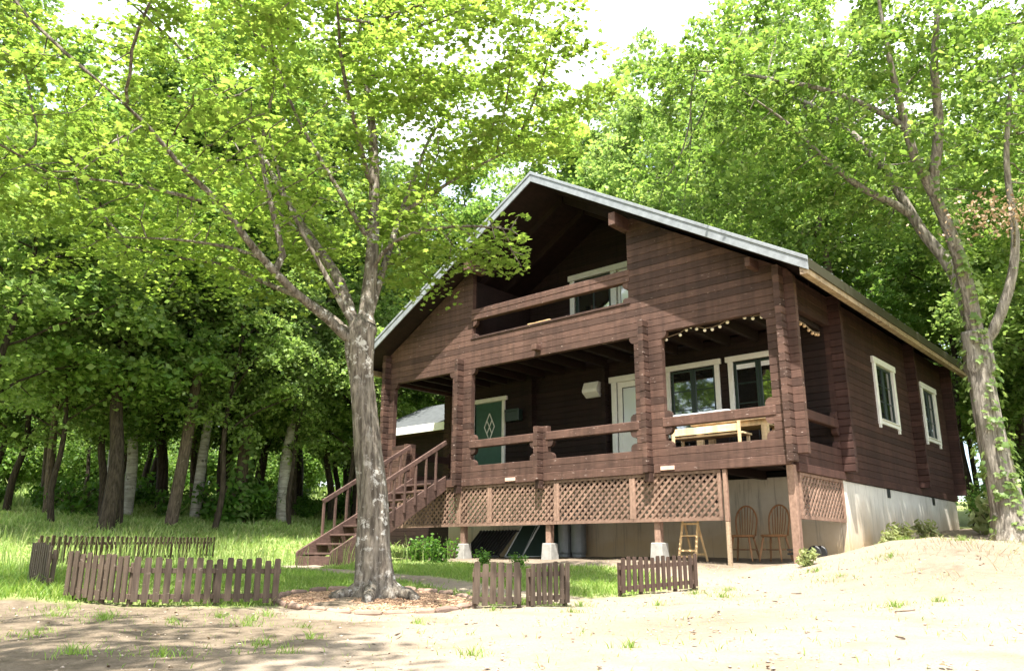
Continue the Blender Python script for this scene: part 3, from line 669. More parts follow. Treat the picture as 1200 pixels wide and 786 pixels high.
w = MB(); w.box(-9.2, -5.42, 2.47, 2.499, 1.83, 2.045); Q(w, 'fascia', MT['white'], shed, .004)
w = MB(); w.box(-9.1, -5.5, 2.55, 3.0, 1.86, 1.90); Q(w, 'soffit', MT['side'], shed)

# ------------------------------------------------------------------ growing trees
def fbm(p, s, ph):
    x, y, z = p[:, 0] * s, p[:, 1] * s, p[:, 2] * s
    return (np.sin(x * 1.3 + ph) * np.sin(y * 1.5 + 2 * ph) + np.sin(z * 1.9 + x * .7 + ph) * .8 + .6 * np.sin(x * 2.9 - y * 2.3 + z * 1.1 + 3 * ph) + .5 * np.sin(y * 3.7 + z * 3.1 - ph)) / 2.2
def grow(seeds, parents, attr, step=.28, di=2.2, dk=.45, iters=70, rng=None, cap=3000, droop=0.0):
    P_ = [np.array(s, float) for s in seeds]; par = list(parents); A = attr.copy()
    N = np.array(P_); D = ((A[:, None] - N[None]) ** 2).sum(-1); near_i = D.argmin(1); near_d = D.min(1)
    kids = {}
    for it in range(iters):
        if len(A) == 0 or len(P_) > cap: break
        ok = near_d < di * di
        if not ok.any(): di *= 1.5; 
        ok = near_d < di * di
        if not ok.any(): break
        src = near_i[ok]; v = A[ok] - np.array(P_)[src]; v /= np.linalg.norm(v, axis=1)[:, None] + 1e-9
        u = np.unique(src); new = []
        for s in u:
            d = v[src == s].sum(0); d = d + rng.normal(0, .25, 3); d[2] -= droop; d /= np.linalg.norm(d) + 1e-9
            q = P_[s] + d * step
            if kids.get(s, 0) >= 3: continue
            kids[s] = kids.get(s, 0) + 1
            P_.append(q); par.append(int(s)); new.append(len(P_) - 1)
        if not new: break
        nn = np.array([P_[i] for i in new]); D = ((A[:, None] - nn[None]) ** 2).sum(-1); j = D.argmin(1); dm = D.min(1)
        b_ = dm < near_d; near_d = np.where(b_, dm, near_d); near_i = np.where(b_, np.array(new)[j], near_i)
        keep = near_d > dk * dk; A = A[keep]; near_d = near_d[keep]; near_i = near_i[keep]
    return np.array(P_), np.array(par)
def radii(P_, par, r0=.008, e=2.3, fixed=None):
    n = len(P_); r = np.zeros(n); acc = np.zeros(n)
    for i in range(n - 1, -1, -1):
        r[i] = max(r0, acc[i] ** (1 / e))
        if fixed is not None and i < len(fixed) and fixed[i] > 0: r[i] = fixed[i]
        if par[i] >= 0: acc[par[i]] += min(r[i], .09 if i >= (len(fixed) if fixed is not None else 0) else 9) ** e
    return r
def skeleton(mb, P_, par, r, skip=None):
    n = len(P_); ch = [[] for _ in range(n)]
    for i in range(n):
        if par[i] >= 0: ch[par[i]].append(i)
    done = set()
    for i in range(n):
        for c in sorted(ch[i], key=lambda k: -r[k])[(1 if par[i] >= 0 else 0):] if True else []:
            line = [i, c]; k = c
            while ch[k]: k = max(ch[k], key=lambda q: r[q]); line.append(k)
            if skip:
                while len(line) > 1 and line[1] in skip: line = line[1:]
                if len(line) < 2: continue
            rr = [r[q] for q in line]; rr[0] = min(r[i], r[c] * 1.15); ns = 10 if rr[0] > .08 else 7 if rr[0] > .035 else 5 if rr[0] > .015 else 3
            mb.tube([P_[q] for q in line], rr, ns, caps=False)
    return ch
MAPLE = np.array([(0, -.5), (.22, -.34), (.46, -.36), (.34, -.10), (.52, .16), (.24, .14), (0, .55), (-.24, .14), (-.52, .16), (-.34, -.10), (-.46, -.36), (-.22, -.34)])
OVAL = np.array([(0, -.5), (.26, -.22), (.30, .08), (.16, .36), (0, .55), (-.16, .36), (-.30, .08), (-.26, -.22)])
LANCE = np.array([(0, -.6), (.17, -.2), (.18, .15), (0, .62), (-.18, .15), (-.17, -.2)])
def leaves(pos, nrm, size, shape, rng, curl=.25):
    n = len(pos); k = len(shape)
    nrm = nrm / (np.linalg.norm(nrm, axis=1)[:, None] + 1e-9)
    t = rng.normal(size=(n, 3)); t -= nrm * (t * nrm).sum(1)[:, None]; t /= np.linalg.norm(t, axis=1)[:, None] + 1e-9
    b_ = np.cross(nrm, t); s = size[:, None]
    if shape is None: return
    V = np.empty((n, k + 1, 3)); V[:, 0] = pos + nrm * .04 * s
    for j, (x, y) in enumerate(shape):
        V[:, j + 1] = pos + t * x * s + b_ * y * s - nrm * curl * (x * x + y * y) * s
    base = (np.arange(n) * (k + 1))[:, None]
    F = np.stack([np.stack([base[:, 0], base[:, 0] + 1 + j, base[:, 0] + 1 + (j + 1) % k], 1) for j in range(k)], 1).reshape(-1, 3)
    return V.reshape(-1, 3), F
def quadleaves(pos, nrm, size, rng, fold=.12, asp=.40):
    n = len(pos); nrm = nrm / (np.linalg.norm(nrm, axis=1)[:, None] + 1e-9)
    t = rng.normal(size=(n, 3)); t -= nrm * (t * nrm).sum(1)[:, None]; t /= np.linalg.norm(t, axis=1)[:, None] + 1e-9
    b_ = np.cross(nrm, t); s = size[:, None]
    V = np.stack([pos - b_ * .5 * s, pos + t * asp * s - nrm * fold * s, pos + b_ * .55 * s - nrm * fold * s, pos - t * asp * s - nrm * fold * s], 1)
    base = (np.arange(n) * 4)[:, None]; F = np.concatenate([base + np.array([[0, 1, 2]]), base + np.array([[0, 2, 3]])], 1).reshape(-1, 3)
    return V.reshape(-1, 3), F
def spray(P_, r, ch, first, count, spread, flat, size, rng, thr=.016, up=1.0, tilt=.55, center=None, out=.0):
    """leaves gathered in flat sprays round the twigs."""
    tips = np.array([i for i in range(first, len(P_)) if r[i] < thr])
    pick = tips[rng.integers(0, len(tips), count)]
    off = rng.normal(size=(count, 3)) * np.array([spread, spread, spread * flat]); pos = P_[pick] + off
    pos[:, 2] -= (off[:, 0] ** 2 + off[:, 1] ** 2) * .28 / max(spread, .1)
    nrm = rng.normal(size=(count, 3)) * tilt; nrm[:, 2] += up
    if center is not None:
        d = pos - center; d /= np.linalg.norm(d, axis=1)[:, None] + 1e-9; nrm += d * out
    sz = size * np.exp(np.clip(rng.normal(0, .32, count), -.7, .42))
    return pos, nrm, sz
def ellip(n, c, ax_, rng, zmin=-99, hollow=.35, th=-.15, s=1.0, ph=0.):
    out = []
    while sum(len(o) for o in out) < n:
        q = rng.uniform(-1, 1, (n * 2, 3)); rr = np.linalg.norm(q, axis=1); q = q[(rr < 1) & (rr > hollow * rng.uniform(0, 1, len(q)))]
        p = np.array(c) + q * np.array(ax_); p = p[p[:, 2] > zmin]; p = p[fbm(p, s, ph) > th]; out.append(p)
    return np.concatenate(out)[:n]
def resample(pts, step):
    pts = [np.array(p, float) for p in pts]; out = [pts[0]]; 
    # Catmull-Rom through the points
    for i in range(len(pts) - 1):
        p0, p1, p2, p3 = pts[max(i - 1, 0)], pts[i], pts[i + 1], pts[min(i + 2, len(pts) - 1)]; k = max(1, int(np.linalg.norm(p2 - p1) / step))
        for j in range(1, k + 1):
            t = j / k; out.append(.5 * ((2 * p1) + (-p0 + p2) * t + (2 * p0 - 5 * p1 + 4 * p2 - p3) * t * t + (-p0 + 3 * p1 - 3 * p2 + p3) * t ** 3))
    return out
def limbs_to_nodes(trunk, limbs, step):
    """trunk: (pts, r0, r1); limbs: list of (pts, r0, r1) starting near an existing node."""
    N, par, fx = [], [], []
    for k, (pts, ra, rb) in enumerate([trunk] + limbs):
        q = resample(pts, step); m_ = len(q)
        if k == 0: prev = -1; st = 0
        else:
            d = [np.linalg.norm(n_ - q[0]) for n_ in N]; prev = int(np.argmin(d)); st = 1
        for i in range(st, m_):
            N.append(q[i]); par.append(prev); prev = len(N) - 1; fx.append(ra + (rb - ra) * (i / (m_ - 1)))
    return N, par, fx

# ------------------------------------------------------------------ the maple in front of the cabin
rg = np.random.default_rng(11); Fv = np.array([math.sin(yaw), math.cos(yaw), 0]); Rv = np.array([math.cos(yaw), -math.sin(yaw), 0])
tb = np.array((2.6, -6.44, -1.95))
trunk = ([(2.60, -6.44, -2.02), (2.58, -6.45, -1.7), (2.56, -6.47, -1.34), (2.54, -6.5, -.76), (2.44, -6.58, .05), (2.38, -6.63, .58), (2.34, -6.67, 1.1), (2.35, -6.62, 1.32)], .16, .14)
limbs = [
 ([(2.34, -6.67, 1.0), (2.22, -7.06, 1.33), (2.13, -7.52, 1.60), (2.00, -8.01, 2.02), (1.96, -8.49, 2.47), (1.9, -8.92, 2.74), (1.87, -9.34, 3.09), (1.76, -9.84, 3.43)], .068, .013),
 ([(2.08, -7.6, 1.80), (2.02, -7.75, 2.34), (1.97, -7.92, 2.91), (1.89, -7.99, 3.31), (2.02, -8.01, 3.84), (2.16, -8.03, 4.37)], .045, .014),
 ([(2.32, -6.68, 1.18), (1.87, -6.68, 2.0), (1.37, -6.72, 2.59), (.84, -6.78, 3.22), (.31, -6.86, 3.96), (-.31, -7.0, 4.9), (-1.05, -7.25, 5.83)], .078, .016),
 ([(2.36, -6.63, 1.28), (2.25, -6.48, 2.08), (2.17, -6.42, 2.84), (2.07, -6.37, 3.64), (1.94, -6.35, 4.35), (1.84, -6.44, 5.16), (1.72, -6.54, 6.15), (1.71, -6.69, 7.25)], .098, .016),
 ([(2.38, -6.62, 1.3), (2.22, -6.24, 2.27), (1.98, -5.79, 3.23), (1.81, -5.4, 4.02), (1.75, -5.06, 4.83), (1.87, -4.55, 5.76)], .058, .014),
 ([(1.98, -5.79, 3.23), (2.26, -5.41, 3.61), (2.63, -5.09, 3.95), (3.16, -4.75, 4.24)], .035, .012),
 ([(2.30, -6.68, 1.15), (1.57, -6.81, 1.7), (.77, -6.98, 2.1), (-.16, -7.26, 2.55), (-1.12, -7.57, 2.83), (-1.92, -7.88, 3.08)], .05, .014),
 ([(1.95, -8.45, 2.44), (1.2, -8.9, 2.72), (.4, -9.3, 2.95), (-.4, -9.6, 3.1)], .028, .009),
 ([(2.04, -7.85, 1.92), (1.4, -8.0, 2.2), (.6, -8.3, 2.42), (-.3, -8.6, 2.6)], .028, .009),
 ([(1.40, -6.72, 2.55), (.85, -7.2, 3.25), (.5, -7.6, 4.1)], .03, .010),
 ([(2.20, -6.45, 2.5), (1.85, -6.9, 3.4), (1.5, -7.3, 4.3), (1.3, -7.6, 5.2)], .04, .011),
 ([(2.33, -6.68, 1.2), (2.0, -7.1, 2.1), (1.6, -7.4, 3.0), (1.4, -7.6, 3.9)], .042, .011),
 ([(2.10, -6.42, 3.3), (2.3, -6.9, 4.0), (2.6, -7.4, 4.6), (3.1, -7.9, 5.2)], .04, .012),
 ([(2.24, -6.46, 2.2), (2.7, -6.46, 2.42), (3.2, -6.30, 2.50), (3.75, -6.1, 2.45), (4.15, -5.9, 2.36)], .03, .010),
]
N, par, fx = limbs_to_nodes(trunk, limbs, .22)
att = ellip(1500, tb + Rv * -1.3 + np.array((0, 0, 6.3)), (1, 1, 1), rg, hollow=0, th=-9)  # replaced below
def local_ellip(n, r_, f_, z_, ar, af, az_, zmin, ph, th=-.2, s=1.1, hollow=.3):
    q = ellip(n * 3, (0, 0, 0), (1, 1, 1), rg, hollow=hollow, th=-9)
    p = tb * np.array((1, 1, 0)) + (r_ + q[:, :1] * ar) * Rv + (f_ + q[:, 1:2] * af) * Fv + np.array((0, 0, 1)) * (z_ + q[:, 2:3] * az_)
    p = p[(p[:, 2] > zmin)]; p = p[fbm(p, s, ph) > th]; return p[:n]
att = np.concatenate([local_ellip(1250, -1.6, -.3, 4.6, 4.6, 3.6, 3.5, 1.95, .4),
                      local_ellip(260, 1.2, .6, 4.5, 2.0, 2.6, 2.3, 2.2, 2.1),
                      local_ellip(150, -3.6, .2, 3.0, 2.6, 3.0, 1.1, 1.85, 1.2),
                      local_ellip(150, 1.35, .1, 2.5, .85, .7, .45, 2.0, 3.3, th=-9)])
def in_gap(p):
    lr = (p - tb) @ Rv; lf = (p - tb) @ Fv; kk = 9.8 / (9.8 + lf); lrp = (lr - 1.64) * kk + 1.64; zp = (p[:, 2] + 1.41) * kk - 1.41
    return (lrp > .95) & (zp < 3.55 + .15 * np.sin(lrp * 5)) & ~((lrp < 1.76) & (zp > 1.95) & (zp < 2.86)) | (lrp > .6) & (zp > 2.92) & (zp < 3.25)
att = att[~in_gap(att)]
N, par = grow(N, par, att, .24, 2.4, .38, 80, rg, 3600, droop=.05)
bad = in_gap(N); bad[:len(fx)] = False
for i in range(len(N)):
    if par[i] >= 0 and bad[par[i]]: bad[i] = True
new_i = np.cumsum(~bad) - 1; par = np.array([(-1 if par[i] < 0 else new_i[par[i]]) for i in range(len(N)) if not bad[i]]); N = N[~bad]
r = radii(N, par, .0075, 2.02, fx)
w = MB(); ntr = len(resample(trunk[0], .22))
ch = skeleton(w, N, par, r, skip=set(range(ntr)))
maple = empty('maple_tree', tuple(tb)); tag(maple, 'large lichen spotted maple in a ring of mulch in front of the cabin', 'tree')
limb_o = Q(w, 'limbs', MT['bark_maple'], maple, smooth=True)
w = MB(); tp = resample(trunk[0], .07); rr = []
for i, p in enumerate(tp):
    h_ = p[2] + 1.97; rr.append(.196 - .020 * h_ +   .07 * math.exp(-h_ / .13) + .06 * math.exp(-h_ / .45) + (.045 if h_ > 2.6 else 0) * min(1, (h_ - 2.6) / .4))
lob = lambda i, a, p: 1 + math.exp(-(p.z + 1.97) / .35) * (.13 * math.sin(4 * a + .6) + .08 * math.sin(7 * a + 2)) + .012 * math.sin(17 * a + 2 * math.sin(p.z * 3)) + .012 * math.sin(11 * a - p.z * 2) + .035 * math.sin(3 * a + p.z * 2.4) + .025 * math.sin(5 * a - p.z * 5.1) + (.06 * math.sin(2 * a + 1) if p.z > .7 else 0)
w.tube(tp, rr, 72, caps=True, lobes=lob)
for a, ln in ((2.4, .5), (3.5, .75), (4.4, .45), (5.4, .5), (.3, .45), (1.3, .4)):
    d = np.array((math.cos(a), math.sin(a), 0)); q = [tb + d * .12 + np.array((0, 0, .22)), tb + d * .30 + np.array((0, 0, .10)), tb + d * .30 * 1.7 + np.array((.02, 0, .055)), tb + d * ln + np.array((0, 0, -.02)), tb + d * (ln + .2) + np.array((0, 0, -.09))]
    w.tube(resample(q, .08), [.068 * (1 - i / 14) + .016 for i in range(len(resample(q, .08)))], 10, caps=False)
Q(w, 'trunk', MT['bark_maple'], maple, smooth=True)
pos, nrm, sz = spray(N, r, ch, len(fx), 70000, .17, .14, .068, rg, thr=.0135, up=1.25, tilt=.40)
lr = (pos - tb) @ Rv; lf = (pos - tb) @ Fv; fr_ = (lf < .1) & (pos[:, 2] < 3.5) & (np.abs(lr + 1.1) < 2.8) & (rg.uniform(size=len(pos)) < .76)
kk = 9.8 / (9.8 + lf); lrp = (lr - 1.64) * kk + 1.64; zp = (pos[:, 2] + 1.41) * kk - 1.41
gap = fr_ | (lrp > 1.0) & (zp < 3.45 + .15 * np.sin(lrp * 5)) & ~((lrp < 1.76) & (zp > 1.95) & (zp < 2.86)) | (lrp > .6) & (zp > 2.92) & (zp < 3.25); keep = (pos[:, 2] > 1.55) & ~gap; pos, nrm, sz = pos[keep], nrm[keep], sz[keep]
V, F = leaves(pos, nrm, sz, MAPLE, rg); V -= tb
me = np_mesh('crown', V, F, MT['leaf_maple']); o = link('crown', me, maple)

# ------------------------------------------------------------------ the ivy-clad tree at the right rear corner
rg = np.random.default_rng(5); tb2 = np.array((7.35, 3.06, -1.26))
trunk = ([(7.36, 3.06, -1.4), (7.35, 3.06, -1.0), (7.32, 3.04, -.43), (7.26, 2.98, .42), (7.24, 2.96, 1.31), (7.25, 2.98, 2.07), (7.26, 2.95, 2.4)], .26, .21)
limbs = [([(7.25, 2.98, 2.07), (7.28, 2.73, 3.02), (7.25, 2.44, 3.82), (7.11, 2.05, 4.71), (6.97, 1.66, 5.35), (6.93, 1.5, 5.87), (6.92, 1.09, 6.88), (6.95, .71, 8.05)], .155, .025),
 ([(7.25, 2.98, 2.2), (7.02, 3.17, 3.59), (6.6, 3.07, 4.52), (6.26, 3.04, 5.49), (5.89, 2.98, 6.33), (5.4, 2.94, 7.16), (4.6, 2.64, 7.93), (3.66, 2.0, 8.25), (2.7, 1.4, 8.4)], .135, .012),
 ([(6.40, 3.06, 5.0), (5.88, 2.17, 5.29), (5.5, 1.17, 5.74), (5.2, .5, 6.2), (4.7, -.1, 6.75)], .08, .012),
 ([(7.25, 2.98, 1.9), (7.53, 2.95, 2.35), (7.86, 2.97, 3.04), (8.09, 2.91, 3.91), (8.19, 2.6, 5.22), (8.49, 2.46, 6.72)], .10, .025),
 ([(7.08, 2.0, 4.8), (7.39, 1.76, 5.82), (7.53, 1.36, 6.75), (7.81, 1.06, 7.82), (8.15, .83, 9.05)], .10, .02),
 ([(6.93, 1.5, 5.9), (6.2, .9, 6.5), (5.3, .5, 7.0), (4.3, .3, 7.5), (3.4, .2, 7.9)], .06, .010)]
N, par, fx = limbs_to_nodes(trunk, limbs, .28)
att = np.concatenate([ellip(950, (5.6, 3.6, 7.4), (5.2, 4.0, 3.4), rg, 3.8, .3, .10, .8, .9), ellip(200, (6.4, 3.4, 10.2), (4.2, 3.2, 1.6), rg, 8.4, 0, -.1, .8, 1.1), ellip(170, (3.5, 1.0, 8.2), (1.6, 1.6, 1.2), rg, 6.8, 0, -.3, .9, .2), ellip(160, (4.0, 1.6, 6.0), (2.8, 2.0, 1.2), rg, 4.9, 0, -.3, .9, 1.7),
                      ellip(200, (9.0, 4.6, 6.0), (2.2, 2.4, 3.0), rg, 3.6, 0, -.1, .9, 2.6)])
for l_ in (limbs[1][0][3:], limbs[2][0][1:], limbs[5][0][1:], limbs[0][0][4:]):
    q_ = np.array(resample(l_, .12)); att = np.concatenate([att, q_[rg.integers(0, len(q_), 110)] + rg.normal(size=(110, 3)) * np.array((.45, .45, .38))])
N, par = grow(N, par, att, .32, 3, .5, 80, rg, 3800)
r = radii(N, par, .009, 2.35, fx)
tree2 = empty('leaning_tree', tuple(tb2)); tag(tree2, 'tall forked tree with ivy up its trunk, at the right rear corner of the cabin', 'tree')
w = MB(); ntr = len(resample(trunk[0], .28)); ch = skeleton(w, N, par, r, skip=set(range(ntr))); Q(w, 'limbs', MT['bark_right'], tree2, smooth=True)
w = MB(); tp = resample(trunk[0], .09); rr = [.245 - .016 * (p[2] + 1.3) + .20 * math.exp(-(p[2] + 1.35) / .3) + (.05 if p[2] > 1.7 else 0) for p in tp]
w.tube(tp, rr, 28, lobes=lambda i, a, p: 1 + .05 * math.sin(4 * a + p.z) + .035 * math.sin(9 * a + p.z * 2) + .16 * math.exp(-(p.z + 1.35) / .35) * math.sin(5 * a)); Q(w, 'trunk', MT['bark_right'], tree2, smooth=True)
pos, nrm, sz = spray(N, r, ch, len(fx), 66000, .18, .36, .098, rg, thr=.014, up=.9, tilt=.6)
lf = (pos - tb2) @ Fv; lr = (pos - tb2) @ Rv; keep = ~((lf < -.1) & (pos[:, 2] < 6.6) & (lr > -3.2) & (rg.uniform(size=len(pos)) < .6)); pos, nrm, sz = pos[keep], nrm[keep], sz[keep]
V, F = leaves(pos, nrm, sz, OVAL, rg, .3); link('crown', np_mesh('crown', V - tb2, F, MT['leaf_right']), tree2)
# ivy leaves up the trunk
k = 1500; h_ = rg.uniform(-1.2, 5.2, k); a = rg.uniform(0, 2 * math.pi, k)
tpn = np.array(resample(trunk[0] if True else None, .09) + resample(limbs[0][0], .09)[2:]); jj = np.abs(tpn[None, :, 2] - h_[:, None]).argmin(1)
keep = fbm(np.stack([a * 1.2, h_ * 2.2, a], 1), 1.4, .3) > .02; rad = np.where(h_ < 2.2, .26, .18) + rg.uniform(.0, .09, k)
pos = tpn[jj] + np.stack([np.cos(a) * rad, np.sin(a) * rad, rg.normal(0, .06, k)], 1); nrm = np.stack([np.cos(a), np.sin(a), .7 + 0 * a], 1) + rg.normal(0, .35, (k, 3))
V, F = leaves(pos[keep], nrm[keep], rg.uniform(.07, .15, keep.sum()), MAPLE, rg); link('ivy', np_mesh('ivy', V - tb2, F, MT['leaf_light']), tree2)
# a spray of dried leaves hangs in the crown's right side
w = MB(); w.tube(resample([(8.05, 2.92, 3.75), (8.2, 2.2, 3.95), (8.2, 1.5, 3.9), (8.1, .9, 3.82)], .1), [.022 - .0009 * i for i in range(len(resample([(8.05, 2.92, 3.75), (8.2, 2.2, 3.95), (8.2, 1.5, 3.9), (8.1, .9, 3.82)], .1)))], 6); Q(w, 'dead_branch', MT['bark_right'], tree2)
dp = np.array((8.2, 1.3, 3.82)) + rg.normal(size=(420, 3)) * np.array((.42, .4, .12)); V, F = leaves(dp, rg.normal(size=(420, 3)) + np.array((0, 0, .6)), rg.uniform(.04, .09, 420), OVAL, rg, .6)
link('dry_foliage', np_mesh('dry_foliage', V - tb2, F, MT['leaf_dry']), tree2)

# ------------------------------------------------------------------ the forest: a few kinds of tree, copied
def forest_kind(seed, Ht, base, cw, leaf_m, bark_m, n_leaf, size, lean=0, r0=.185, flat=.3):
    rg = np.random.default_rng(seed); pts = [(0, 0, -.3)]; x = y = 0
    for k in range(1, 8):
        x += rg.normal(0, .12) + lean * .3; y += rg.normal(0, .12); pts.append((x, y, Ht * .86 * k / 7))
    tr_ = (pts, r0, .03); lb = []
    for k in range(7):
        z = base + (Ht * .75 - base) * k / 7 + rg.uniform(-.3, .3); a = k * 2.4 + rg.uniform(-.4, .4); i = min(6, int(z / (Ht * .86) * 7)); t = z / (Ht * .86) * 7 - i
        c = np.array(pts[i]) * (1 - t) + np.array(pts[i + 1]) * t; ln = cw * (.75 - .3 * k / 7)
        lb.append(([c, c + np.array((math.cos(a) * ln * .5, math.sin(a) * ln * .5, ln * .30)), c + np.array((math.cos(a) * ln, math.sin(a) * ln, ln * .5))], r0 * .3, .015))
    N, par, fx = limbs_to_nodes(tr_, lb, .45)
    zc_, za_ = (base + Ht) / 2 + .2, (Ht - base) / 2 + .3
    att = ellip(430, (x * .5, y * .5, zc_), (cw, cw, za_), rg, base * .75, .45, .02, .8, seed)
    N, par = grow(N, par, att, .5, 4, .7, 60, rg, 1500)
    r = radii(N, par, .012, 2.3, fx); w = MB(); ch = skeleton(w, N, par, r); 
    root = empty('forest_tree')
    tk = Q(w, 'trunk', bark_m, root, smooth=True)
    pos, nrm, sz = spray(N, r, ch, len(fx), n_leaf, .27, flat, size, rg, thr=.022, up=.9, tilt=.55)
    V, F = quadleaves(pos, nrm, sz, rg); link('crown', np_mesh('crown', V, F, leaf_m), root)
    return root
KINDS = [forest_kind(21, 12.5, 3.0, 3.4, MT['leaf_forest'], MT['bark_dark'], 24000, .135),
         forest_kind(22, 15.5, 4.2, 3.2, MT['leaf_forest'], MT['bark_brown'], 24000, .135, .1),
         forest_kind(23, 13.5, 3.8, 2.9, MT['leaf_light'], MT['bark_white'], 24000, .125, -.35),
         forest_kind(24, 9.5, 3.0, 3.0, MT['leaf_light'], MT['bark_dark'], 20000, .12, .1, .11, .3),
         forest_kind(25, 17.5, 5.0, 3.9, MT['leaf_light'], MT['bark_brown'], 25000, .15, 0, .21),
         forest_kind(26, 15.0, 6.0, 3.6, MT['leaf_light'], MT['bark_brown'], 7000, .15, 0, .2)]
used = [False] * 6
def tree(k, x, y, label, group=None, s=1.0, rz=None, cat='tree'):
    if used[k]: o = copy_tree(KINDS[k])
    else: o = KINDS[k]; used[k] = True
    o.location = (x, y, gz(x, y) - .05); o.rotation_euler = (0, 0, random.uniform(0, 6.28) if rz is None else rz); o.scale = (s, s, s * random.uniform(.94, 1.08))
    tag(o, label, cat, group); return o
# trunks one can tell apart, left of the cabin
tree(0, -11.0, -3.9, 'thick dark trunk nearest the back picket fence, half of a dark pair', s=1.15, rz=1)
tree(0, -11.7, -3.3, 'thinner dark trunk growing close behind the thick dark one', s=.95, rz=2.3)
tree(2, -14.6, -1.83, 'white trunk just right of the dark pair of trunks', s=1.0, rz=.4)
tree(1, -11.7, -1.9, 'straight brown trunk in the middle of the wood edge', s=1.0, rz=3)
tree(2, -13.3, -.36, 'slim white trunk between the brown trunk and the ivy green one', s=.95, rz=4.4)
t_iv = tree(1, -11.95, .30, 'dark trunk wrapped in green climbers left of the leaning pale trunk', s=1.05, rz=5)
tree(2, -11.84, 1.75, 'pale leaning trunk nearest the stairs', s=1.2, rz=2.6)
tree(0, -20.5, 8.0, 'dark straight trunk seen just left of the stair handrail', s=1.1, rz=.8)
tree(0, -18.6, 9.4, 'dark trunk seen right above the stair handrail', s=1.2, rz=1.9)
tree(2, -19.0, -5.6, 'whitish trunk at the far left edge of the wood', s=1.0, rz=5.5)
tree(3, -25.0, .85, 'small young tree alone in the bright meadow', s=.8, rz=.3)
tree(3, -11.0, -1.0, 'young tree with bright layered leaves between the brown trunk and the slim white one', s=.85, rz=1.2)
tree(3, -10.6, 3.4, 'young tree with pale sunlit leaves beside the stairs', s=.85, rz=3.7)
tree(3, -10.6, -7.0, 'leafy young tree at the far left, branches low over the grass', s=1.05, rz=2.2)
rs = random.Random(3)
for x, y, s_ in ((-6.5, 16.5, 1.18), (-9.5, 20.5, 1.25), (-3.6, 24, 1.3), (-12.5, 16.5, 1.25)): tree(4, x, y, 'very tall pale tree under the gap of open sky', 'tall trees under the gap of sky', s_)
for x, y, s_ in ((-12.4, -4.6, .8), (-11.2, 1.6, .74)): tree(3, x, y, 'small bright leaved sapling at the sunny wood edge', 'saplings at the sunny wood edge', s_)
tree(5, 6.4, -16.4, 'tree left of the photographer that dapples the bare bank with shade', s=1.0, rz=1.0)
G = 'trees of the wood around the cabin'
lab = {0: 'dark trunked tree in the depth of the wood', 1: 'brown trunked tree in the depth of the wood', 2: 'white trunked tree in the depth of the wood', 3: 'young pale leaved tree in the depth of the wood', 4: 'tall airy tree rising behind the cabin roof'}
left = [(-14.2, 3.6, 1), (-16.4, .1, 0), (-17.4, -1.3, 0), (-15.3, 1.6, 0), (-16.0, 4.6, 2), (-13.8, 6.0, 0), (-18.2, 2.4, 1), (-17.6, 6.2, 0), (-15.0, 8.6, 1), (-18.8, -2.6, 1), (-17.0, -6.6, 1), (-19.5, -9.0, 0), (-12.5, 10.5, 1), (-16.5, 12.5, 0), (-19.4, -.4, 2), (-20.4, 3.4, 0)]
slim = [(-13.4, -3.0, 0), (-14.0, .9, 0), (-14.8, -3.9, 1), (-15.6, 3.0, 0), (-13.0, 4.4, 0), (-16.6, -4.4, 0), (-17.2, 1.6, 1), (-18.4, 4.6, 0), (-15.8, 6.8, 0), (-18.0, -4.6, 0), (-19.6, 1.2, 0), (-14.4, 7.4, 1), (-21.0, -5.4, 0), (-22.4, 2.0, 0), (-21.6, 6.2, 0), (-16.2, -1.6, 0)]
for x, y, k in slim: tree(k, x, y, 'slender dark trunk standing in the depth of the wood', 'slender trunks in the depth of the wood', rs.uniform(.62, .85))
for x, y, k in left: tree(k, x, y, lab[k], G, rs.uniform(.9, 1.15))
behind = [(-8.8, 9.6, 0), (-9.5, 14.0, 1), (-5.6, 13.8, 4), (-2.0, 15.2, 1), (1.4, 13.6, 4), (4.2, 16.0, 0), (7.4, 13.8, 4), (10.0, 16.5, 1), (-7.2, 19, 4), (-3.6, 20.5, 4), (.4, 20.0, 4), (4.6, 21.5, 4), (8.6, 20.8, 1), (12.6, 20, 4), (13.6, 13.2, 4), (16.5, 16.8, 4),
          (-12, 19, 4), (-16, 18.5, 4), (2.5, 27, 4), (8, 28, 4), (-6, 27, 4), (15.5, 26, 4), (21, 21, 4), (12.2, 8.8, 3), (9.4, 10.8, 3), (14.8, 8.6, 4), (18.5, 11.5, 4)]
for x, y, k in behind: tree(k, x, y, lab[k] if k != 4 else lab[4], G, rs.uniform(.9, 1.15))
for x, y in ((-4, -20), (-8, -23), (1, -23), (-1.5, -28), (-13, -21), (-18, -27), (-4, -34), (-10, -31), (4, -27)): tree(4, x, y, 'brown trunked tree behind the photographer, mirrored in the porch windows', 'trees mirrored in the porch windows', rs.uniform(.8, 1.0))

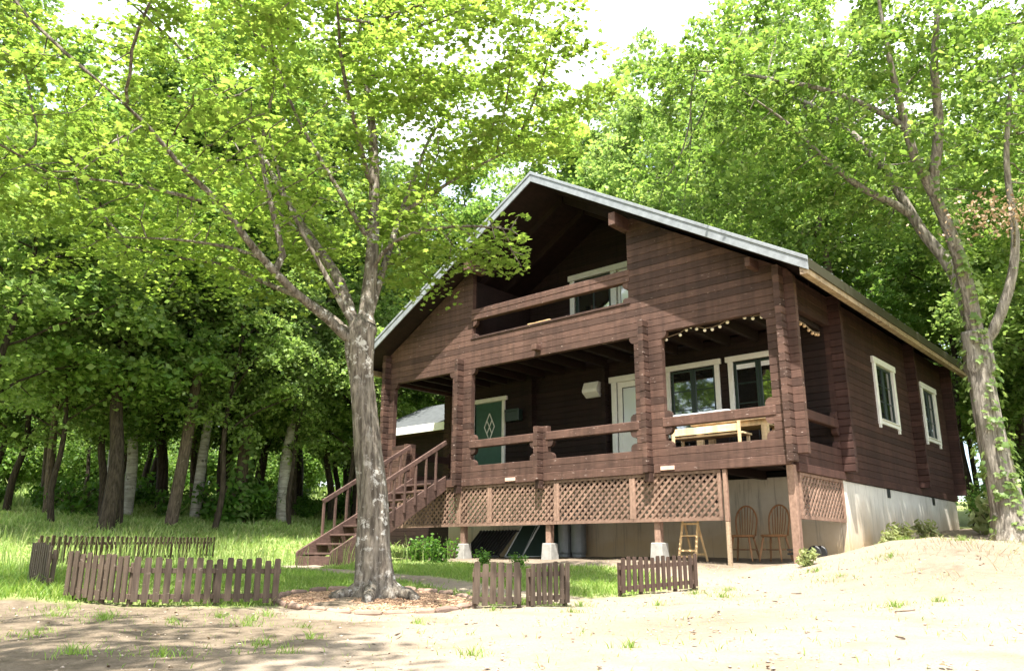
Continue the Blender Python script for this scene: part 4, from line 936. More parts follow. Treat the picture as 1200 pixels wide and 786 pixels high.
# ------------------------------------------------------------------ shrubs and undergrowth
def shrub_kind(seed, n, rad, h, m, shape, size, up=.6):
    rg = np.random.default_rng(seed); root = empty('shrub'); w = MB(); tips = []
    for k in range(16):
        a = rg.uniform(0, 6.28); e = np.array((math.cos(a) * rad * rg.uniform(.2, 1), math.sin(a) * rad * rg.uniform(.2, 1), h * rg.uniform(.5, 1)))
        ln = resample([(0, 0, -.05), e * np.array((.35, .35, .55)), e], .1); w.tube(ln, [.012 * (1 - .8 * i / len(ln)) for i in range(len(ln))], 4, caps=False); tips += ln[len(ln) // 3:]
    Q(w, 'stems', MT['bark_brown'], root)
    tips = np.array(tips); p = tips[rg.integers(0, len(tips), n)] + rg.normal(size=(n, 3)) * np.array((.14 * rad + .03, .14 * rad + .03, .09 * h + .02)); p[:, 2] = np.maximum(p[:, 2], .02)
    V, F = leaves(p, rg.normal(size=(n, 3)) * .6 + np.array((0, 0, up)), size * np.exp(rg.normal(0, .25, n)), shape, rg, .3); link('foliage', np_mesh('foliage', V, F, m), root); return root
far_bush = None
SK = [shrub_kind(41, 420, .42, .5, MT['leaf_shrub'], OVAL, .085), shrub_kind(42, 1500, 1.0, 1.2, MT['leaf_shrub'], OVAL, .13), shrub_kind(43, 260, .34, .42, MT['leaf_pale'], LANCE, .13, .3), shrub_kind(44, 9000, 1.0, 1.2, MT['leaf_forest'], OVAL, .055)]
su = [0, 0, 0, 0]
def shrub(k, x, y, label, group=None, s=1.0):
    if su[k]: o = copy_tree(SK[k])
    else: o = SK[k]; su[k] = 1
    o.location = (x, y, gz(x, y)); o.rotation_euler = (0, 0, random.uniform(0, 6.28)); o.scale = (s, s, s); tag(o, label, 'shrub', group); return o
shrub(0, -1.45, -1.6, 'leafy green bush at the foot of the left deck post', s=.85)
shrub(0, .10, -1.95, 'bright green bush just behind the middle picket fence', s=.5)
shrub(0, -2.3, -1.3, 'low weed clump in the grass between the stairs and the left deck post', s=.75)
shrub(0, .9, -1.95, 'small weedy bush in front of the middle deck post', s=.4)
shrub(2, 5.35, -.75, 'pale weed at the foot of the right corner post', s=.5)
for k in range(14):
    d_ = rs.uniform(42, 58); a_ = math.radians(rs.uniform(-77, -65)); shrub(3, 10.15 + d_ * math.sin(a_), -12.7 + d_ * math.cos(a_), 'large distant bush behind the bright meadow', 'distant bushes behind the meadow', rs.uniform(2.2, 3.4))
for x, y, s_ in ((6.0, 13.6, 1.5), (7.4, 14.4, 1.6), (8.8, 16, 1.8), (6.6, 16.8, 2.0), (10.2, 14.6, 1.6), (5.6, 11.6, .8), (12, 17, 2), (8, 19.5, 2.2)): shrub(3, x, y, 'bushy green shrub filling the gap behind the forked tree', 'shrubs behind the forked tree', s_)
shrub(2, 5.45, 3.3, 'tuft of pale strap leaves against the concrete side wall', s=.85)
shrub(2, 5.6, 4.9, 'second tuft of pale leaves further along the concrete wall', s=.8)
shrub(2, 5.55, 2.5, 'small pale tuft on top of the earth mound by the concrete', s=.6)
gU = 'bushes under the trees right of the cabin'
for x, y, k, s in ((6.2, 9.0, 1, .75), (7.4, 8.0, 1, .8), (8.6, 6.6, 1, .7), (9.6, 5.2, 1, .7), (7.0, 10.6, 1, 1.0), (8.9, 9.4, 1, 1.1), (10.6, 7.6, 1, 1.0), (6.4, 6.4, 2, 1.6), (7.0, 5.6, 2, 1.5), (11.6, 4.4, 1, .9), (8.6, 2.0, 2, 1.3), (12.6, 11, 1, 1.3), (9.6, 12.6, 1, 1.4)): shrub(k, x, y, 'green bush in the undergrowth right of the cabin', gU, s)
far = []
for k in range(46):
    d_ = rs.uniform(50, 84); a_ = math.radians(rs.uniform(-86, -44)); far.append((10.15 + d_ * math.sin(a_), -12.7 + d_ * math.cos(a_)))
for k in range(22):
    d_ = rs.uniform(38, 60); a_ = math.radians(rs.uniform(-40, -2)); far.append((10.15 + d_ * math.sin(a_), -12.7 + d_ * math.cos(a_)))
for i, (x, y) in enumerate(far): tree((3, 0, 3, 1)[i % 4], x, y, 'distant tree closing the view behind the trunks', 'distant trees behind the wood', rs.uniform(.9, 1.2))
for x, y in ((7.6, 12.2), (8.8, 14.5), (10.6, 12.8), (7.0, 15.6), (12.4, 15.2), (6.6, 18.2), (9.8, 18.4)): tree(3, x, y, 'young leafy tree in the gap between the cabin and the forked tree', 'young trees right of the cabin', rs.uniform(.8, 1.05))
for k in range(26):
    d_ = rs.uniform(46, 66); a_ = math.radians(rs.uniform(-84, -46)); shrub(3, 10.15 + d_ * math.sin(a_), -12.7 + d_ * math.cos(a_), 'large distant bush behind the bright meadow', 'distant bushes behind the meadow', rs.uniform(1.8, 3.0))
for k in range(20):
    d_ = rs.uniform(23.5, 33); a_ = math.radians(rs.uniform(-73, -52)); shrub(0, 10.15 + d_ * math.sin(a_), -12.7 + d_ * math.cos(a_), 'low leafy plant among the trunks at the wood edge', 'low plants among the trunks', rs.uniform(.9, 2.2))
gL = 'bushes at the foot of the wood'
for x, y, s in ((-12.0, .7, 1.15), (-11.9, .2, .9), (-13.6, 1.0, .7), (-12.9, 3.2, .55), (-14.6, 4.6, .8), (-17.5, 3.5, .6), (-16.5, 8, 1.0), (-15.6, -2.4, .45), (-17.6, -.6, .8), (-19, 2.6, .9), (-18.6, 6.6, 1.0), (-20, -3.6, .7), (-22, 9, 1.1), (-33, 9, 1.2), (-36, 16, 1.5), (-30, 18, 1.3)): shrub(1, x, y, 'green bush in the shade at the foot of the wood', gL, s * .72)
# climbers on the wrapped trunk
k = 900; h_ = np.random.default_rng(8).uniform(0, 4.6, k); a = RNG.uniform(0, 6.28, k); rad = .30 + RNG.uniform(0, .22, k)
V, F = leaves(np.stack([np.cos(a) * rad, np.sin(a) * rad, h_], 1), np.stack([np.cos(a), np.sin(a), .6 + 0 * a], 1), RNG.uniform(.1, .2, k), OVAL, RNG); link('climber', np_mesh('climber', V, F, MT['leaf_forest']), t_iv)

# ------------------------------------------------------------------ grass: near lawn blades and taller meadow
def blades(x, y, h, wd, lean, rng):
    n = len(x); z = ground(x, y) + .015 * wob(x, y, 2, 7) * np.exp(-((x - 5) ** 2 + (y + 6) ** 2) / 260) - .01; a = rng.uniform(0, 2 * np.pi, n); c, s = np.cos(a), np.sin(a)
    la = rng.uniform(0, 2 * np.pi, n); lx, ly = np.cos(la) * lean * h, np.sin(la) * lean * h
    V = np.stack([np.stack([x - c * wd / 2, y - s * wd / 2, z], 1), np.stack([x + c * wd / 2, y + s * wd / 2, z], 1),
                  np.stack([x + c * wd * .38 + lx * .35, y + s * wd * .38 + ly * .35, z + h * .58], 1), np.stack([x - c * wd * .38 + lx * .35, y - s * wd * .38 + ly * .35, z + h * .58], 1),
                  np.stack([x + lx, y + ly, z + h], 1)], 1).reshape(-1, 3)
    b_ = (np.arange(n) * 5)[:, None]
    F = np.concatenate([b_ + np.array([[0, 1, 2]]), b_ + np.array([[0, 2, 3]]), b_ + np.array([[3, 2, 4]])], 1).reshape(-1, 3); return V, F
rg = np.random.default_rng(99)
camp = np.array((10.147, -12.691))
def scatter(n, dmin, dmax, amin=-75, amax=-8):
    """points in the wedge of ground the photograph looks over."""
    d = np.sqrt(rg.uniform(dmin ** 2, dmax ** 2, n)); a = np.radians(rg.uniform(amin, amax, n)); return camp[0] + d * np.sin(a), camp[1] + d * np.cos(a), d
house = lambda x, y: (x > -5.2) & (x < 5.2) & (y > -.1) & (y < 10.2)
x, y, d = scatter(150000, 5.0, 15.5); k = (grassmask(x, y) > rg.uniform(.25, 1, len(x))) & ~house(x, y); x, y = x[k], y[k]
lawn_h = .055 + .03 * np.clip(wob(x, y, .9, 2), 0, 1); tall = np.clip((sdist(np.array([(-1, -10), (1.2, -9.2), (-5.4, -7.4), (-8.2, -2.4), (-6, -2), (-14, 0), (-14, -14)]), x, y) + .4) / .5, 0, 1)
hh = (lawn_h + tall * .03) * np.exp(rg.normal(0, .3, len(x))); V, F = blades(x, y, hh, rg.uniform(.006, .012, len(x)) * (1 + .5 * tall), rg.uniform(.3, 1.1, len(x)), rg)
tag(link('lawn_grass', np_mesh('lawn_grass', V, F, MT['blade'])), kind='stuff')
x, y, d = scatter(120000, 15.0, 30, -80, -25); k = (grassmask(x, y) > .5) & ~house(x, y) & (y < 14); x, y, d = x[k], y[k], d[k]
hh = (.08 + .07 * np.clip(wob(x, y, .5, 2), 0, 1)) * np.exp(rg.normal(0, .35, len(x))); hh *= np.clip((d - 17) / 6, .4, 1); V, F = blades(x, y, hh, .012 + .0009 * d, rg.uniform(.3, 1.1, len(x)), rg)
x, y, d = scatter(60000, 30, 62, -80, -30); hh = .26 * np.exp(rg.normal(0, .3, len(x))); V2, F2 = blades(x, y, hh, .05 + 0 * x, rg.uniform(.2, .7, len(x)), rg)
tag(link('meadow_grass', np_mesh('meadow_grass', np.concatenate([V, V2]), np.concatenate([F, F2 + len(V)]), MT['meadow'])), kind='stuff')
# seed heads and tall stems in the meadow, sparse tufts on the bare bank and the mound
x, y, d = scatter(2600, 11, 22, -80, -40); k = (grassmask(x, y) > .8) & ~house(x, y) & (y < -1.2) & (x < -1); x, y = x[k], y[k]
V, F = blades(x, y, rg.uniform(.3, .6, len(x)), rg.uniform(.007, .014, len(x)), rg.uniform(.1, .4, len(x)), rg)
tag(link('tall_grass_stems', np_mesh('tall_grass_stems', V, F, MT['meadow'])), kind='stuff')
TU = [(4.4, -10.4, .22), (5.0, -10.1, .2), (3.8, -8.8, .2), (5.0, -9.4, .2), (2.5, -9.4, .22), (3.2, -10.2, .2), (3.0, -8.6, .16), (3.2, -9.15, .16), (2.7, -9.5, .2), (4.3, -8.6, .13), (4.6, -7.6, .1), (3.4, -8.5, .14), (5.6, -9.6, .16), (2.2, -9.7, .25), (1.7, -9.4, .25), (5.0, -9.0, .1), (6.3, -2.0, .35), (7.6, -4.3, .22), (7.9, -4.0, .15), (4.9, -3.2, .3), (5.1, -2.7, .22), (5.4, -3.5, .2),
      (7.2, .3, .3), (6.6, -1.0, .25), (8.4, -.6, .3), (8.9, -1.8, .25), (7.9, 1.6, .4), (5.7, -1.3, .22), (6.2, 1.0, .3), (2.3, -7.95, .18), (3.1, -8.15, .12), (4.9, -5.8, .12), (5.2, -4.6, .1), (7.2, -8.2, .12), (6.6, -9.0, .1), (4.45, -5.0, .15), (4.2, -6.2, .12), (3.7, -6.4, .12)]
xs_, ys_, hs_ = [], [], []
for tx, ty, r_ in TU:
    n = int(560 * r_); q_ = rg.exponential(r_ * .7, n); a_ = rg.uniform(0, 6.28, n); xs_.append(tx + q_ * np.cos(a_)); ys_.append(ty + q_ * np.sin(a_)); hs_.append(rg.uniform(.02, .10, n) * np.exp(-q_ / r_ * .4))
n = 2600; xs_.append(rg.uniform(1.5, 9, n)); ys_.append(rg.uniform(-10.5, 2, n)); hs_.append(rg.uniform(.015, .05, n))
x, y, h_ = map(np.concatenate, (xs_, ys_, hs_)); k = ~house(x, y); x, y, h_ = x[k], y[k], h_[k]
V, F = blades(x, y, h_, rg.uniform(.004, .009, len(x)), rg.uniform(.3, 1.2, len(x)), rg); tag(link('weed_tufts', np_mesh('weed_tufts', V, F, MT['blade'])), kind='stuff')

# ------------------------------------------------------------------ stones, mulch, gravel
ICO = None
def pebbles(x, y, s, rng, sink=.35):
    oc = np.array([(1, 0, 0), (.3, .95, 0), (-.8, .6, 0), (-.8, -.6, 0), (.3, -.95, 0), (.15, .1, .7), (-.1, -.1, -.7)]); fc = np.array([(0, 1, 5), (1, 2, 5), (2, 3, 5), (3, 4, 5), (4, 0, 5), (1, 0, 6), (2, 1, 6), (3, 2, 6), (4, 3, 6), (0, 4, 6)])
    n = len(x); a = rng.uniform(0, 6.28, n); c, q = np.cos(a), np.sin(a); st = rng.uniform(.6, 1.3, (n, 3)); st[:, 2] *= .6
    P_ = oc[None] * st[:, None] * s[:, None, None] * (1 + rng.normal(0, .12, (n, 7, 1))); X_ = P_[..., 0] * c[:, None] - P_[..., 1] * q[:, None]; Y_ = P_[..., 0] * q[:, None] + P_[..., 1] * c[:, None]
    z = ground(x, y) + .07 * np.clip(1 - ringd(x, y), 0, 1) + s * .2
    V = np.stack([X_ + x[:, None], Y_ + y[:, None], P_[..., 2] + z[:, None]], -1).reshape(-1, 3); F = (np.arange(n) * 7)[:, None, None] + fc[None]; return V, F.reshape(-1, 3)
def stonemat(name, a, c):
    m, nt, b = mat(name); v = ramp(nt, island(nt), [(0, a), (1, c)]); g = ramp(nt, noise(nt, 14, 5, .6), [(.3, .8), (.7, 1.15)])
    nt.links.new(mixc(nt, 1, v, g, 'MULTIPLY'), b.inputs['Base Color']); b.inputs['Roughness'].default_value = .9; bump(nt, b, noise(nt, 30, 5, .6), .4, .01); return m
MT['gravel'] = stonemat('gravel', (.20, .15, .11), (.48, .40, .32)); MT['stone'] = stonemat('edging_stone', (.16, .11, .085), (.28, .19, .14)); MT['mulch'] = stonemat('bark_mulch', (.20, .11, .06), (.50, .32, .20))
n = 5200; x = rg.uniform(1, 9.5, n); y = rg.uniform(-11, -.3, n); k = (grassmask(x, y) < .3) & (ringd(x, y) > 1.05); x, y = x[k], y[k]
V, F = pebbles(x, y, .005 + .014 * rg.power(.35, len(x)), rg); tag(link('gravel', np_mesh('gravel', V, F, MT['gravel'])), kind='stuff')
n = 7500; a = rg.uniform(0, 6.28, n); q = np.sqrt(rg.uniform(.03, .92, n)); V, F = pebbles(2.70 + np.cos(a) * q * 1.12, -6.5 + np.sin(a) * q * 1.08, rg.uniform(.010, .026, n), rg)
tag(link('bark_mulch', np_mesh('bark_mulch', V, F, MT['mulch'])), kind='stuff')
for k in range(24):
    a = k / 24 * 2 * math.pi + random.uniform(-.018, .018); cx_, cy_ = 2.70 + math.cos(a) * 1.14, -6.5 + math.sin(a) * 1.10; ln = random.uniform(.11, .16); w = MB()
    tx, ty = -math.sin(a), math.cos(a); z0 = gz(cx_, cy_); pr = []
    for i, (u, s_) in enumerate(((-ln, .55), (-ln * .85, .95), (0, 1.08), (ln * .85, .97), (ln, .5))): pr.append(((cx_ + tx * u, cy_ + ty * u, z0 + .012 + random.uniform(-.008, .012)), .038 * s_ * random.uniform(.85, 1.1)))
    w.tube([p for p, _ in pr], [q for _, q in pr], 8); o = w.build('edging_stone', MT['stone'], None, .012)
    vis = 'front' if math.sin(a - .9) < -.2 else 'back'
    tag(o, 'rough brown stone in the front arc of the edging round the maple' if vis == 'front' else 'rough brown stone in the rear arc of the edging round the maple', 'stone', 'stones edging the front of the maple bed' if vis == 'front' else 'stones edging the rear of the maple bed')

n = 1300; x = 7.9 + rg.normal(0, .8, n); y = -.6 + rg.normal(0, 1.3, n); k = (wob(x, y, 1.4, 2) > .05) & (x > 5.4); x, y = x[k], y[k]
V, F = blades(x, y, rg.uniform(.03, .14, len(x)), rg.uniform(.004, .009, len(x)), rg.uniform(.6, 1.8, len(x)), rg); tag(link('dry_grass', np_mesh('dry_grass', V, F, MT['straw'])), kind='stuff')
# fallen leaves and bits of bark scattered over the bare ground
n = 420; x = rg.uniform(1, 9.5, n); y = rg.uniform(-11, .2, n); k = (grassmask(x, y) < .4); x, y = x[k], y[k]
V, F = leaves(np.stack([x, y, ground(x, y) + .012], 1), rg.normal(size=(len(x), 3)) * .25 + np.array((0, 0, 1)), rg.uniform(.018, .05, len(x)), OVAL, rg, .6); tag(link('leaf_litter', np_mesh('leaf_litter', V, F, MT['litter'])), kind='stuff')
# ------------------------------------------------------------------ picket fences
def fence(a, b, n, h, label, m, pw=.062, face=1, posts_=(0.05, .95), lean=0, pt=.016):
    a = np.array(a, float); b = np.array(b, float); L_ = np.hypot(*(b - a)); d = (b - a) / L_; nrm = np.array((d[1], -d[0])) * face
    za, zb = gz(*a), gz(*b); Z_ = lambda u: gz(*(a + d * u)) * .5 + (za + (zb - za) * u / L_) * .5
    root = empty('picket_fence', (a[0], a[1], za)); tag(root, label, 'fence')
    for hz in (.16, .74):
        w = MB(); w.bar((a[0], a[1], za + h * hz + .03), (b[0], b[1], zb + h * hz + .03), .022, .05); Q(w, 'rail', m, root, .003)
    for f in posts_:
        u = L_ * f; p = a + d * u - nrm * .034; w = MB(); w.obox(tuple(p), tuple(d), tuple(nrm), -.022, .022, -.022, .022, Z_(u) - .2, Z_(u) + h * .96); Q(w, 'post', m, root, .004)
    for k in range(n):
        u = L_ * (k + .5) / n; j = random.uniform(-.006, .006); zz = Z_(u) + .04 + random.uniform(-.014, .014); t = pw / 2; w = MB()
        pr = [(-t, 0), (t, 0), (t, h - .02), (t * .86, h - .006), (t * .6, h), (-t * .6, h), (-t * .86, h - .006), (-t, h - .02)]; tl = random.uniform(-.018, .018)
        w.prism(pr, lambda q: tuple(a + d * (u + j + q[0] + tl * q[1]) + nrm * .0125) + (zz + q[1],), lambda q: tuple(a + d * (u + j + q[0] + tl * q[1]) + nrm * (.0125 + pt)) + (zz + q[1],)); Q(w, 'picket', m, root)
    return root
fence((3.89, -6.19), (4.28, -5.83), 6, .43, 'short weathered picket panel right of the maple, the left one of two', MT['fence'], .066)
fence((4.30, -5.74), (4.40, -5.16), 7, .43, 'short weathered picket panel at the right end of the pair by the path', MT['fence'], .056)
fence((4.31, -4.02), (4.62, -2.62), 14, .42, 'dark picket panel standing alone in front of the deck', MT['fenced'], .058, posts_=(.03, .28, .72, .97))
fence((1.07, -9.22), (1.95, -8.97), 10, .435, 'closely set picket panel at the front left, angled beside the dirt', MT['fence'], .062, posts_=(.12, .55, .98))
fence((1.95, -8.97), (2.46, -7.62), 15, .425, 'front left picket panel with gaps between pickets, next to the maple', MT['fence'], .062, posts_=(.1, .55, .97))
fence((-.75, -8.95), (.36, -9.12), 10, .44, 'short reddish picket panel closing the fence at the far left', MT['fence'], .062, posts_=(.05, .9))
fence((-4.9, -7.5), (-8.0, -2.58), 40, .47, 'long dark picket fence at the back of the garden, before the meadow', MT['fenced'], .075, posts_=(.02, .2, .4, .6, .8, .98))

# ------------------------------------------------------------------ furniture and odds and ends
FZ = .202
def add(mb, name, m, root, bevel=0, smooth=False): return Q(mb, name, m, root, bevel, smooth)
t = empty('porch_table', (3.5, 1.2, FZ)); tag(t, 'pale pine table at the right end of the porch', 'table')
w = MB(); w.box(2.72, 4.28, .88, 1.55, FZ + .71, FZ + .75); add(w, 'table_top', MT['pine'], t, .006)
w = MB(); w.box(2.8, 4.2, .95, 1.48, FZ + .62, FZ + .708); add(w, 'apron', MT['pine'], t, .004)
for x in (2.86, 4.14):
    for y in (.98, 1.44): w = MB(); w.box(x - .06, x + .06, y - .045, y + .045, FZ, FZ + .618); add(w, 'leg', MT['pine'], t, .006)
t = empty('porch_bench', (3.3, .6, FZ)); tag(t, 'pale pine bench between the porch rail and the pine table', 'bench')
w = MB(); w.box(2.62, 3.98, .42, .78, FZ + .42, FZ + .455); add(w, 'seat', MT['pine'], t, .005)
w = MB(); w.box(2.655, 3.945, .395, .418, FZ + .47, FZ + .60); add(w, 'back_slat', MT['pine'], t, .005)
for x in (2.63, 3.93): 
    w = MB(); w.box(x - .028, x + .028, .36, .393, FZ, FZ + .74); add(w, 'leg', MT['pine'], t, .004)
    w = MB(); w.box(x - .028, x + .028, .70, .74, FZ, FZ + .418); add(w, 'leg', MT['pine'], t, .004)
def spindle_chair(name, x, y, z, rz, m, label, group=None, hoop=True):
    t = empty(name, (x, y, z), rz); tag(t, label, 'chair', group); add_ = lambda w, nm, bv=0, sm=True: (lambda o: (setattr(o, 'parent', t), o)[1])(w.build(nm, m, None, bv, sm))
    w = MB(); pr = []
    for i in range(20):
        a = 2 * math.pi * i / 20; c, s = math.cos(a), math.sin(a); pr.append((math.copysign(abs(c) ** .72, c) * (.205 + .02 * (s < 0)), math.copysign(abs(s) ** .72, s) * .20))
    w.prism(pr, lambda p: (p[0] * .95, p[1] * .95, .412), lambda p: (p[0], p[1], .455)); add_(w, 'seat', .008, False)
    # legs splay; front is -y
    for sx_, sy_ in ((-1, -1), (1, -1), (-1, 1), (1, 1)):
        w = MB(); p0 = Vector((sx_ * .14, sy_ * .13, .43)); p1 = Vector((sx_ * .205, sy_ * .205, 0)); w.tube([p0.lerp(p1, f) for f in (0, .2, .35, .6, .9, 1)], [.015, .021, .017, .022, .014, .012], 8); add_(w, 'leg')
    w = MB()
    for sx_ in (-1, 1): w.tube([(sx_ * .175, -.17, .20), (sx_ * .175, 0, .20), (sx_ * .175, .17, .20)], [.009, .013, .009], 6)
    w.tube([(-.175, 0, .20), (0, 0, .20), (.175, 0, .20)], [.009, .013, .009], 6); add_(w, 'stretcher')
    w = MB()
    if hoop:
        pts = []
        for i in range(21):
            a = math.pi * i / 20; xx = -.19 * math.cos(a); hz = .70 + .27 * math.sin(a)
            pts.append((xx * 1.02, .175 + (hz - .455) * .16, hz))
        pts = [(-.165, .165, .44), (-.182, .185, .58)] + pts + [(.182, .185, .58), (.165, .165, .44)]
        w.tube(pts, [.0165] * len(pts), 8); add_(w, 'back_hoop')
        tops = [(f * .185, .70 + .27 * math.sqrt(max(0, 1 - (f) ** 2))) for f in (-.72, -.43, -.145, .145, .43, .72)]
    else:
        w.tube([(-.20, .23, .80), (0, .25, .84), (.20, .23, .80)], [.02, .024, .02], 8)
        for s in (-1, 1): w.tube([(s * .17, .17, .44), (s * .20, .23, .81)], [.014, .012], 7)
        add_(w, 'back_frame'); tops = [(f * .18, .815) for f in (-.7, -.42, -.14, .14, .42, .7)]
    for (xx, hz) in tops:
        w = MB(); w.tube([(xx * .72, .155, .45), (xx * .9, .175 + (hz - .455) * .08, (hz + .45) / 2), (xx, .175 + (hz - .455) * .16, hz)], [.008, .0105, .0075], 6); add_(w, 'spindle')
    return t
for x, y, rz, lb in ((3.47, 1.22, .12, 'brown hoop backed spindle chair under the deck, the left of two'), (4.05, 1.22, -.06, 'brown hoop backed spindle chair under the deck, nearest the corner post')):
    spindle_chair('spindle_chair', x, y, gz(x, y) + .012, rz, MT['chairwood'], lb)
spindle_chair('porch_chair', 2.50, 1.02, FZ, 1.75, MT['black'], 'black spindle chair at the left end of the pine table', hoop=False)
spindle_chair('porch_chair', 3.15, 1.78, FZ, 0.05, MT['black'], 'black spindle chair behind the pine table, left of its twin', hoop=False)
spindle_chair('porch_chair', 3.75, 1.78, FZ, -.05, MT['black'], 'black spindle chair behind the pine table, beside the right table leg', hoop=False)
# folding step stool
x0, y0 = 2.86, .42; z0 = gz(x0, y0) + .01; t = empty('step_stool', (x0, y0, z0)); tag(t, 'pale folding wooden step stool at the edge of the deck shade', 'step stool')
for s in (-1, 1):
    w = MB(); w.bar((x0 + s * .165, y0 - .17, z0), (x0 + s * .15, y0 + .02, z0 + .72), .024, .042, up=(1, 0, 0)); add(w, 'front_leg', MT['oldpine'], t, .003)
    w = MB(); w.bar((x0 + s * .145, y0 + .30, z0), (x0 + s * .125, y0 + .03, z0 + .66), .022, .036, up=(1, 0, 0)); add(w, 'rear_leg', MT['oldpine'], t, .003)
w = MB(); w.box(x0 - .17, x0 + .17, y0 - .04, y0 + .12, z0 + .722, z0 + .745); add(w, 'top_step', MT['oldpine'], t, .004)
w = MB(); w.box(x0 - .135, x0 + .135, y0 - .12, y0 + .16, z0 + .42, z0 + .442); add(w, 'middle_step', MT['oldpine'], t, .004)
for zz, yy in ((.62, -.005), (.16, -.128), (.06, -.152)): w = MB(); w.box(x0 - .15, x0 + .15, y0 + yy - .012, y0 + yy + .012, z0 + zz, z0 + zz + .035); add(w, 'rung', MT['oldpine'], t, .003)
w = MB(); w.box(x0 - .125, x0 + .125, y0 + .245, y0 + .268, z0 + .10, z0 + .135); add(w, 'rung', MT['oldpine'], t, .003)
# string lights
def garland(pts, anchors, label, m):
    t = empty('string_lights', pts[0]); tag(t, label, 'string lights'); w = MB(); q = []
    for i in range(len(pts)): q.append(Vector(pts[i]) + Vector((0, 0, .04)))
    w.tube([Vector(anchors[0])] + q + [Vector(anchors[1])], [.009] * (len(q) + 2), 5, caps=False); add(w, 'cable', MT['eave'], t)
    for p in pts:
        w = MB(); w.ball(p, .031, 12, 8); o = add(w, 'bulb', m, t, smooth=True); w = MB(); w.tube([(p[0], p[1], p[2] + .024), (p[0], p[1], p[2] + .05)], [.012, .011], 8); s_ = w.build('socket', MT['black']); s_.parent = o
    return t
gp = [(2.68, 2.49), (2.98, 2.53), (3.11, 2.60), (3.2, 2.645), (3.32, 2.585), (3.48, 2.53), (3.63, 2.52), (3.78, 2.545), (3.93, 2.60), (4.04, 2.67), (4.26, 2.62), (4.41, 2.58), (4.57, 2.575)]
garland([(x, .2, z - .02) for x, z in gp], ((2.62, .2, 2.52), (4.72, .2, 2.62)), 'string of white globe lights under the right front beam', MT['bulb'])
garland([(4.86, y, z) for y, z in ((.72, 2.56), (.95, 2.56), (1.18, 2.59), (1.36, 2.59), (1.55, 2.55), (1.72, 2.53), (1.88, 2.54), (2.0, 2.56))], ((4.86, .5, 2.58), (4.86, 2.08, 2.62)), 'string of amber globe lights in the side opening of the porch', MT['bulb2'])
# under the deck: gas bottles, leaning screens, slatted crate, hand cart
for x, lb in ((-1.02, 'grey gas bottle under the deck, left of the two by the foundation'), (-.66, 'grey gas bottle under the deck, nearest the middle deck post')):
    y = 1.85; z = gz(x, y); t = empty('gas_bottle', (x, y, z)); tag(t, lb, 'gas bottle'); w = MB()
    w.tube([(x, y, z + .0), (x, y, z + .06), (x, y, z + .1), (x, y, z + .95), (x, y, z + 1.06), (x, y, z + 1.12)], [.15, .15, .165, .165, .12, .05], 20); add(w, 'body', MT['gas'], t, smooth=False)
    w = MB(); w.tube([(x, y, z + 1.12), (x, y, z + 1.2)], [.022, .022], 8); w.tube([(x - .05, y, z + 1.19), (x + .05, y, z + 1.19)], [.015, .015], 6); add(w, 'valve', MT['frame'], t)
for i, (x, dx, lb) in enumerate(((-2.45, .10, 'grey framed screen leaning under the deck, leftmost of three'), (-2.02, .16, 'grey framed screen leaning under the deck, in the middle of three'), (-1.55, .05, 'grey framed screen leaning under the deck, next to the gas bottles'))):
    y = 1.45 + .1 * i; z = gz(x, y) + .01; t = empty('window_screen', (x, y, z)); tag(t, lb, 'screen'); w = MB(); b0 = Vector((x, y, z)); up_ = Vector((.28 - .1 * i, .42, .86)).normalized(); r_ = Vector((.42, dx, 0)); 
    for p, q in ((b0, b0 + r_), (b0 + up_ * .82, b0 + r_ + up_ * .82), (b0, b0 + up_ * .82), (b0 + r_, b0 + r_ + up_ * .82)): w.bar(p, q, .03, .03)
    add(w, 'screen_frame', MT['frame'], t); w = MB(); n_ = r_.cross(up_).normalized() * .004; q4 = [b0, b0 + r_, b0 + r_ + up_ * .82, b0 + up_ * .82]; w.add([p + n_ for p in q4] + [p - n_ for p in q4], [(0, 1, 2, 3), (7, 6, 5, 4), (0, 4, 5, 1), (1, 5, 6, 2), (2, 6, 7, 3), (3, 7, 4, 0)]); add(w, 'mesh_panel', MT['sash'], t)
x, y = -3.6, 1.2; z = gz(x, y); t = empty('slatted_panel', (x, y, z)); tag(t, 'black slatted panel leaning in the dark under the deck behind the left post', 'slatted panel'); w = MB()
for k in range(12): w.bar((x + k * .1, y + .02, z + .02), (x + k * .1 + .18, y + .5, z + .62), .03, .05)
add(w, 'slats', MT['black'], t); w = MB(); w.bar((x - .05, y + .02, z + .04), (x + 1.2, y + .02, z + .04), .04, .04); w.bar((x + .12, y + .5, z + .6), (x + 1.35, y + .5, z + .6), .04, .04); add(w, 'panel_rail', MT['black'], t)
x, y = 4.72, .95; z = gz(x, y) + .01; t = empty('hand_cart', (x, y, z)); tag(t, 'low black hand cart with two wheels behind the right corner post', 'hand cart'); w = MB()
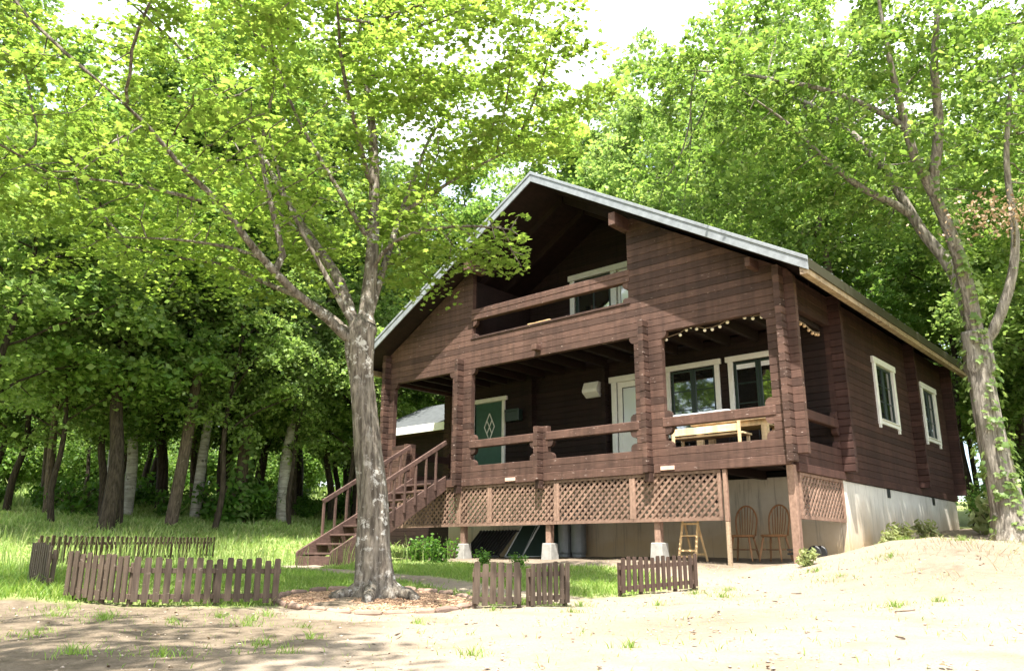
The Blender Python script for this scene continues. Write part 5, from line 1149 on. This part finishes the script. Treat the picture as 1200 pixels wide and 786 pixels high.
w.box(x - .28, x + .12, y - .16, y + .16, z + .14, z + .165); w.box(x - .28, x + .12, y - .16, y - .14, z + .07, z + .10); w.box(x - .28, x + .12, y + .14, y + .16, z + .07, z + .10); w.tube([(x - .28, y, z + .1), (x + .2, y, z + .1)], [.012, .012], 6); add(w, 'frame', MT['black'], t)
for s in (-1, 1):
    w = MB(); w.tube([(x + .17, y + s * .13 - .025, z + .11), (x + .17, y + s * .13 + .025, z + .11)], [.11, .11], 18); add(w, 'wheel', MT['black'], t, .012)
    
# bits on the rails
w = MB(); w.add([], []); pts = [(2.95 + k * .1, -.0 + random.uniform(-.01, .01)) for k in range(11)]
for (xa, ya), (xb, yb) in zip(pts[:-1], pts[1:]): pass
poly = [(2.86, 0)] + [(2.86 + k * .108, .020 + random.uniform(-.004, .006)) for k in range(11)] + [(3.94, 0)]
w.prism(poly, lambda p: (p[0], -.004, .970 + p[1]), lambda p: (p[0], .09, .970 + p[1])); tag(w.build('pale_board', MT['curtain'], None, .003), 'strip of white cloth lying along the right porch rail', 'cloth strip')
w = MB(); poly = [(-.55, 0)] + [(-.55 + k * .1, .018 + random.uniform(-.004, .008)) for k in range(7)] + [(.06, 0)]
w.prism(poly, lambda p: (p[0], -.01, Z_UP + .051 + p[1]), lambda p: (p[0], .09, Z_UP + .051 + p[1])); tag(w.build('pale_cloth', MT['oldpine'], None, .003), 'pale flat board lying on the balcony sill', 'board')
# fallen twigs on the dirt
gT = 'twigs lying on the bare ground'
for k in range(9):
    x, y = random.uniform(4.6, 8.6), random.uniform(-8.5, -.8); a = random.uniform(0, 3.14); ln = random.uniform(.05, .14); w = MB(); q = [(x + math.cos(a) * ln * f + random.uniform(-.01, .01), y + math.sin(a) * ln * f + random.uniform(-.01, .01), gz(x + math.cos(a) * ln * f, y + math.sin(a) * ln * f) + .018) for f in (-1, -.3, .3, 1)]
    w.tube(q, [.006, .007, .006, .003], 5); tag(w.build('fallen_twig', MT['bark_brown']), 'thin brown twig lying on the bare sandy ground', 'twig', gT)
